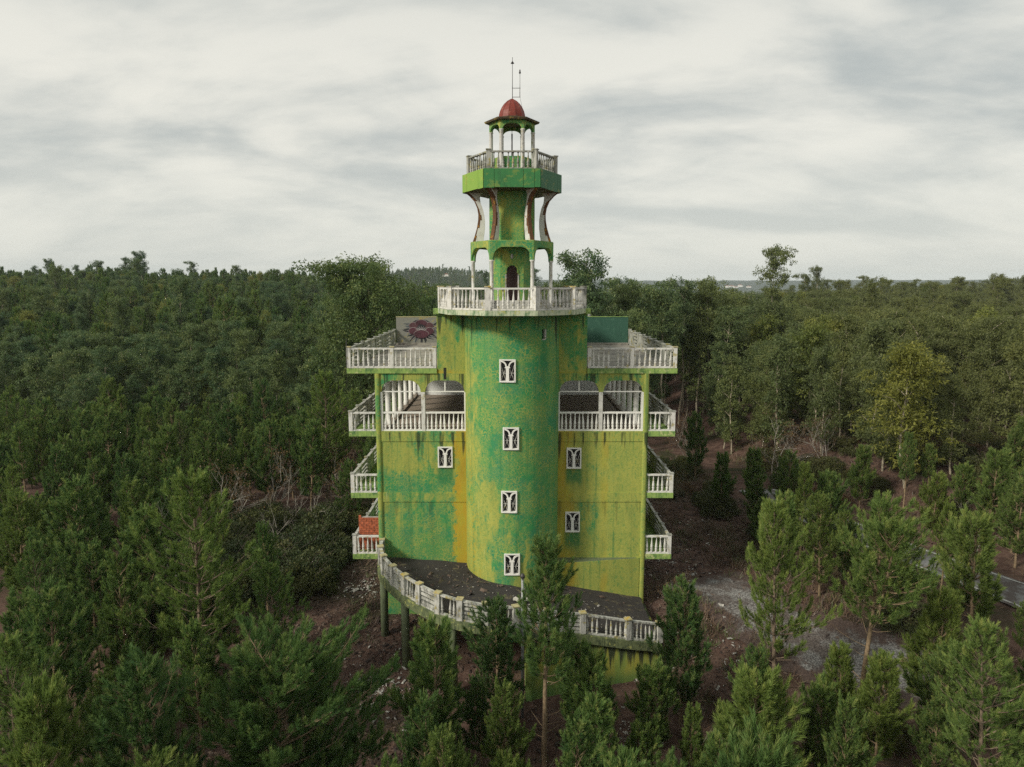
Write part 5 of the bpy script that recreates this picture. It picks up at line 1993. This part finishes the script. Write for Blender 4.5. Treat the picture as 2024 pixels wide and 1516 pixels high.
# ------------------------------------------------------------------ distant forest, one mass
Y = NEAR_END
while Y < 1750:
    sp = 3.3 if Y < 200 else 4.4 if Y < 420 else 10.0
    for x in np.arange(-0.92 * Y, 0.92 * Y, sp):
        a, b_ = x + rng.uniform(-0.5, 0.5) * sp, Y + rng.uniform(-0.5, 0.5) * sp
        if 420 < Y < 900 and rng.random() < 0.4:
            continue
        u = a / b_
        if u < -0.1:
            key = ["column", "column", "column2", "column2", "mid", "slim", "mid", "tall" if rng.random() < 0.5 else "bright"][rng.integers(0, 8)]
        else:
            key = ["column", "column2", "column", "tall2", "column2", "column", "column2", "bright" if rng.random() < 0.4 else "column"][rng.integers(0, 8)]
        if Y > 300 and u < -0.1 and rng.random() < 0.5:
            key = "mid" if rng.random() < 0.6 else "slim"
        h = rng.uniform(7.0, 13.5)
        if key in ("tall", "tall2"):
            h *= 1.1 if rng.random() < 0.85 else 1.4
        pt_ = float(wob(a, b_, 34.0, 6.0))
        h *= 1.0 + 0.22 * pt_ + rng.normal(0, 0.07)
        if float(wob(a, b_, 13.0, 9.0)) > 0.62:
            continue
        if pt_ > 0.35 and u > -0.1 and key == "column" and rng.random() < 0.5:
            key = "broad"
            h *= 0.9
        if 0.64 < u < 0.78 and 175 < b_ < 200:
            continue
        far_pts.append((a, b_, h / (EH[key] if key in EH else PH[key]), key))
    Y += sp

keys = sorted({p[3] for p in far_pts})
fp = np.array([(p[0], p[1] + CAMY) for p in far_pts])
fz = ground(fp[:, 0], fp[:, 1]) - 0.1
me = bpy.data.meshes.new("distant_forest")
me.vertices.add(len(fp))
me.vertices.foreach_set("co", np.column_stack([fp, fz]).astype(np.float32).ravel())
for nm, arr, ty in (("tree_scale", [p[2] for p in far_pts], "FLOAT"), ("tree_girth", [p[2] * rng.uniform(0.65, 1.05) for p in far_pts], "FLOAT"), ("tree_turn", rng.uniform(0, 2 * PI, len(fp)), "FLOAT"), ("tree_kind", [keys.index(p[3]) for p in far_pts], "INT")):
    at = me.attributes.new(nm, ty, "POINT")
    at.data.foreach_set("value", np.asarray(arr, np.float32 if ty == "FLOAT" else np.int32))
forest = link_mesh("distant_forest", me)
tag(forest, "unbroken eucalyptus and pine forest covering the hills behind the building", "forest", kind="stuff")
ng = bpy.data.node_groups.new("distant_forest_trees", "GeometryNodeTree")
ng.interface.new_socket("Geometry", in_out="INPUT", socket_type="NodeSocketGeometry")
ng.interface.new_socket("Geometry", in_out="OUTPUT", socket_type="NodeSocketGeometry")
G = NT(ng)
gi, go_ = G.node("NodeGroupInput"), G.node("NodeGroupOutput")
mp_ = G.node("GeometryNodeMeshToPoints")
ng.links.new(gi.outputs[0], mp_.inputs["Mesh"])


def named_attr(nm, ty):
    q = G.node("GeometryNodeInputNamedAttribute", data_type=ty)
    q.inputs["Name"].default_value = nm
    return q.outputs[0]


sc_, tn_, kd_ = named_attr("tree_scale", "FLOAT"), named_attr("tree_turn", "FLOAT"), named_attr("tree_kind", "INT")
jn = G.node("GeometryNodeJoinGeometry")
rotv = G.comb(0.0, 0.0, tn_)
gw_ = named_attr("tree_girth", "FLOAT")
girth_ = G.comb(gw_, gw_, sc_)
for ki, key in enumerate(keys):
    lib = EUCS if key in EUCS else PINES
    src = [o for o in bpy.data.objects if o.data in lib[key] and o.name.split(".")[0] in ("trunk", "crown")]
    for me_ in lib[key]:
        ob = next(o for o in src if o.data == me_)
        oi = G.node("GeometryNodeObjectInfo", transform_space="ORIGINAL")
        oi.inputs["Object"].default_value = ob
        oi.inputs["As Instance"].default_value = True
        cmp_ = G.node("FunctionNodeCompare", data_type="INT", operation="EQUAL")
        ng.links.new(kd_, cmp_.inputs[2])
        cmp_.inputs[3].default_value = ki
        ip = G.node("GeometryNodeInstanceOnPoints")
        ng.links.new(mp_.outputs[0], ip.inputs["Points"])
        ng.links.new(cmp_.outputs[0], ip.inputs["Selection"])
        ng.links.new(oi.outputs["Geometry"], ip.inputs["Instance"])
        ng.links.new(rotv, ip.inputs["Rotation"])
        ng.links.new(girth_, ip.inputs["Scale"])
        ng.links.new(ip.outputs[0], jn.inputs[0])
ng.links.new(jn.outputs[0], go_.inputs[0])
md = forest.modifiers.new("trees", "NODES")
md.node_group = ng

# ------------------------------------------------------------------ labels: order the look-alikes from the left of the picture
ORD = ["first", "second", "third", "fourth", "fifth", "sixth", "seventh", "eighth", "ninth", "tenth", "eleventh", "twelfth", "thirteenth", "fourteenth",
       "fifteenth", "sixteenth", "seventeenth", "eighteenth", "nineteenth", "twentieth", "twenty-first", "twenty-second", "twenty-third", "twenty-fourth"]
by = {}
for o in list(bpy.data.objects):
    if o.get("category") in ("pine tree", "eucalyptus", "bush"):
        by.setdefault(o["label"], []).append(o)
for lab, obs in by.items():
    if 1 < len(obs) <= 24:
        obs.sort(key=lambda o: o.location.x / (o.location.y - CAMY))
        for k, o in enumerate(obs):
            o["label"] = f"{ORD[k]} from left: {lab}" if k < len(obs) - 1 else f"last from left: {lab}"

# ------------------------------------------------------------------ litter and rubble
lit_m = bpy.data.materials.new("leaf_litter")
lit_m.use_nodes = True
n = NT(lit_m.node_tree)
b = lit_m.node_tree.nodes["Principled BSDF"]
at = n.node("ShaderNodeAttribute", attribute_name="tint")
c = n.mix(n.ramp(at.outputs["Fac"], 0.0, 0.5), (0.028, 0.018, 0.015), (0.080, 0.050, 0.038))
c = n.mix(n.ramp(at.outputs["Fac"], 0.5, 0.9), c, (0.14, 0.10, 0.075))
n.put(b.inputs["Base Color"], c)
b.inputs["Roughness"].default_value = 0.9
rub_m = plain("white_rubble", (0.36, 0.345, 0.31), 0.9, 0.45, 9)


def chips(name, pts, size, mats, r, flat=0.35, tint=None):
    """small angular flakes, each a bent four-sided chip"""
    p = np.asarray(pts, float)
    K = len(p)
    d = unit(r.normal(size=(K, 3)) * np.array([1, 1, flat]))
    s = unit(np.cross(d, r.normal(size=(K, 3)) * 0.35 + np.array([0, 0, 1])))
    up = np.cross(s, d)
    L = size * np.clip(np.exp(r.normal(-0.15, 0.55, (K, 1))), 0.25, 3.2)
    Wd = L * r.uniform(0.2, 0.7, (K, 1))
    top = p + up * L * 0.22
    v = np.stack([p - d * L / 2 - s * Wd / 2, p + d * L / 2 - s * Wd / 2, p + d * L / 2 + s * Wd / 2, p - d * L / 2 + s * Wd / 2, top], 1).reshape(-1, 3)
    k = np.arange(K)[:, None] * 5
    f = np.concatenate([k + np.array([[0, 1, 4]]), k + np.array([[1, 2, 4]]), k + np.array([[2, 3, 4]]), k + np.array([[3, 0, 4]])], 0)
    t = np.tile(r.uniform(0, 1, K) if tint is None else tint, 4)
    return link_mesh(name, np_mesh(name, v, f, mats, tint=t))


r2 = np.random.default_rng(5)
lp_ = []
for (x0, x1, y0, y1, num) in ((-13, -3, 16, 47, 22000), (-7, 9, 16, 34, 9000), (6.7, 17, 27, 64, 16000), (14, 36, 40, 70, 9000), (-24, -10, 15, 50, 6000)):
    xs_, Ys_ = r2.uniform(x0, x1, num), r2.uniform(y0, y1, num)
    keep = ~((np.abs(xs_) < 6.4) & (Ys_ > 34)) & (np.abs(xs_ - road_x(np.clip(Ys_, 16, 95))) > 2.3)
    lp_.append(np.column_stack([xs_[keep], Ys_[keep] + CAMY]))
lp_ = np.concatenate(lp_)
lz = ground(lp_[:, 0], lp_[:, 1]) + 0.012
lt = chips("leaf_litter", np.column_stack([lp_, lz]), 0.11, [lit_m], r2)
tag(lt, "brown dead leaves and twigs strewn over the dirt", "leaf litter", kind="stuff")


def pile(name, blobs, size, label):
    P_ = []
    for (x, Y, sx, sy, num) in blobs:
        a, b_ = r2.normal(x, sx, num), r2.normal(Y, sy, num)
        P_.append(np.column_stack([a, b_ + CAMY]))
    P_ = np.concatenate(P_)
    o = chips(name, np.column_stack([P_, ground(P_[:, 0], P_[:, 1]) + 0.04]), size, [rub_m], r2)
    tag(o, label, "rubble", kind="stuff")


pile("rubble", [(-5.9, 28.8, 0.75, 0.4, 110), (-6.9, 27.6, 0.5, 0.3, 45), (-5.2, 27.4, 0.9, 0.9, 40), (-8.0, 37, 0.9, 0.8, 110), (-4.5, 30.5, 1.5, 1.5, 90)], 0.13, "white broken plaster scattered on the dirt left of the ramp")
pile("rubble", [(5.7, 29.9, 0.45, 0.3, 120), (9.0, 37.5, 1.6, 2.5, 160), (12, 45, 2.0, 4, 130), (4.6, 25.5, 0.6, 0.9, 90), (9, 31, 1.5, 1.5, 120)], 0.11, "pale stones scattered along the dirt right of the building")
pd = []
for k in range(420):
    x = r2.uniform(-6, 6)
    yy = r2.uniform(-6.2, -0.3)
    if yy < np.interp(x, [c_[0] for c_ in ctrl], [c_[1] for c_ in ctrl]) + 0.35 or (x * x + yy * yy < 5.4) or (x > 1.8 and yy > -1.6):
        continue
    pd.append((x, yy, zdeck(x) + 0.02))
o = chips("ramp_grit", np.array(pd), 0.05, [rub_m], r2)
tag(o, "tiny pale grit scattered on the dark ramp", "grit", kind="stuff")

# dry undergrowth: thin stalks in tufts
tk = []
for (x0, x1, y0, y1, num) in ((-24, -3, 15.5, 50, 1500), (-5, 9, 15.5, 27, 450), (6.8, 20, 27, 66, 3600), (12, 48, 22, 74, 5200)):
    tk.append(np.column_stack([r2.uniform(x0, x1, num), r2.uniform(y0, y1, num)]))
tk = np.concatenate(tk)
dens_ = wob(tk[:, 0], tk[:, 1], 3.1, 2.0) + r2.normal(0, 0.35, len(tk))
ok_ = (dens_ > 0.05) & ~((np.abs(tk[:, 0]) < 6.8) & (tk[:, 1] > 26)) & (np.abs(tk[:, 0] - road_x(np.clip(tk[:, 1], 16, 95))) > 2.2)
ok_ &= np.array([np.min(np.hypot(track_pts[:, 0] - a_, track_pts[:, 1] - b__)) > 1.5 for a_, b__ in tk])
tk = tk[ok_]
per_ = 14
base_ = np.repeat(tk, per_, 0) + r2.normal(0, 0.16, (len(tk) * per_, 2))
bz_ = ground(base_[:, 0], base_[:, 1] + CAMY)
bp_ = np.column_stack([base_[:, 0], base_[:, 1] + CAMY, bz_])
dr_ = unit(r2.normal(size=(len(bp_), 3)) * np.array([0.55, 0.55, 0.2]) + np.array([0, 0, 0.9]))
ln_ = r2.uniform(0.2, 0.75, (len(bp_), 1))
sd_ = unit(np.cross(dr_, r2.normal(size=dr_.shape))) * 0.016
vv_ = np.stack([bp_ - sd_, bp_ + sd_, bp_ + dr_ * ln_], 1).reshape(-1, 3)
und_m = bpy.data.materials.new("dry_stalks")
und_m.use_nodes = True
n = NT(und_m.node_tree)
at = n.node("ShaderNodeAttribute", attribute_name="tint")
c = n.mix(n.ramp(at.outputs["Fac"], 0.0, 0.55), (0.075, 0.046, 0.034), (0.18, 0.118, 0.075))
c = n.mix(n.ramp(at.outputs["Fac"], 0.6, 0.85), c, (0.085, 0.105, 0.035))
n.put(und_m.node_tree.nodes["Principled BSDF"].inputs["Base Color"], c)
ug = link_mesh("undergrowth", np_mesh("undergrowth", vv_, np.arange(len(vv_)).reshape(-1, 3), [und_m], tint=np.repeat(r2.uniform(0, 1, len(tk)), per_)))
tag(ug, "dry brown stalks and weeds between the young trees", "undergrowth", kind="stuff")

ld = []
for k in range(900):
    x = r2.uniform(-6, 6)
    yy = r2.uniform(-6.2, -0.3)
    if yy < np.interp(x, [c_[0] for c_ in ctrl], [c_[1] for c_ in ctrl]) + 0.3 or (x * x + yy * yy < 5.3) or (x > 1.8 and yy > -1.0):
        continue
    if float(wob(x, yy, 0.9, 4.0)) + r2.normal(0, 0.3) < 0.1 and x * x + yy * yy > 7.5:
        continue
    ld.append((x, yy, zdeck(x) + 0.015))
o = chips("ramp_leaves", np.array(ld), 0.10, [lit_m], r2)
tag(o, "brown dead leaves drifted on the dark ramp", "leaf litter", kind="stuff")

# fallen dead boughs
for (x, Y, L, a, lab) in ((-8.4, 18.6, 2.6, 0.5, "fallen grey bough among the pines at the bottom edge"), (-11.2, 19.8, 2.4, 2.9, "curved dead branch lying under the tallest left pine"),
                          (8.2, 30.2, 2.4, 1.9, "dry branch lying at the right end of the ramp"), (-7.2, 24.4, 1.6, 0.2, "bleached stick lying on the left dirt clearing")):
    mb = MB().mat(M["bark_grey"])
    p = [(x + math.cos(a) * L * t, Y + CAMY + math.sin(a) * L * t, float(ground(x, Y + CAMY)) + 0.08 + 0.35 * t * (1 - t) * L) for t in (0, 0.25, 0.5, 0.75, 1)]
    mb.tube(p, [0.04, 0.035, 0.028, 0.02, 0.008], 5)
    for t in (1, 2, 3):
        q = Vector(p[t])
        mb.tube([q, q + Vector((math.cos(a + 0.9) * 0.3, math.sin(a + 0.9) * 0.3, 0.15)), q + Vector((math.cos(a + 0.7) * 0.6, math.sin(a + 0.7) * 0.6, 0.2))], [0.018, 0.012, 0.005], 4)
    tag(mb.build("fallen_branch"), lab, "branch")

# far white houses on the hazy ridge
hm, rm = plain("far_white_wall", (0.75, 0.73, 0.68), 0.8, 0.1), plain("far_tile_roof", (0.30, 0.12, 0.07), 0.9, 0.2)
for i, (u, Y) in enumerate(((0.300, 3600), (0.306, 3650), (0.312, 3570), (0.318, 3700), (0.330, 3650), (-0.092, 1250))):
    x, y = u * Y, Y + CAMY
    z = float(ground(x, y))
    s = 1.0 if Y > 2000 else 0.5
    h = empty("house", (x, y, z))
    tag(h, ["leftmost", "second from left", "middle one", "fourth from left", "rightmost"][i % 5] + " of the tiny white houses on the hazy ridge right of tower" if Y > 2000 else "tiny white house on the blue hill left of the tower shaft", "house", "far houses on the hazy ridge" if Y > 2000 else None)
    MB().mat(hm).box(x - 11 * s, x + 11 * s, y - 6 * s, y + 6 * s, z - 2, z + 7 * s).build("wall", None, h)
    MB().mat(rm).slabxz([(x - 12 * s, z + 7 * s + .05), (x + 12 * s, z + 7 * s + .05), (x, z + 11 * s)], y - 6.5 * s, y + 6.5 * s).build("roof", None, h)

# ------------------------------------------------------------------ air
HAZE_DENSITY = 0.00011
hz = MB().box(-6500, 6500, -60, 7000, -60, 110)
hm_ = bpy.data.materials.new("haze_air")
hm_.use_nodes = True
hm_.cycles.volume_sampling = "DISTANCE"
for x_ in list(hm_.node_tree.nodes):
    hm_.node_tree.nodes.remove(x_)
n = NT(hm_.node_tree)
o_ = n.node("ShaderNodeOutputMaterial")
pv = n.node("ShaderNodeVolumePrincipled")
pv.inputs["Color"].default_value = (0.80, 0.88, 0.95, 1)
pv.inputs["Density"].default_value = HAZE_DENSITY
hm_.node_tree.links.new(pv.outputs[0], o_.inputs["Volume"])
hz.mat(hm_)
hz.m = [0] * len(hz.f)
haze = hz.build("haze")
tag(haze, "thin pale air over the hills", "haze", kind="stuff")
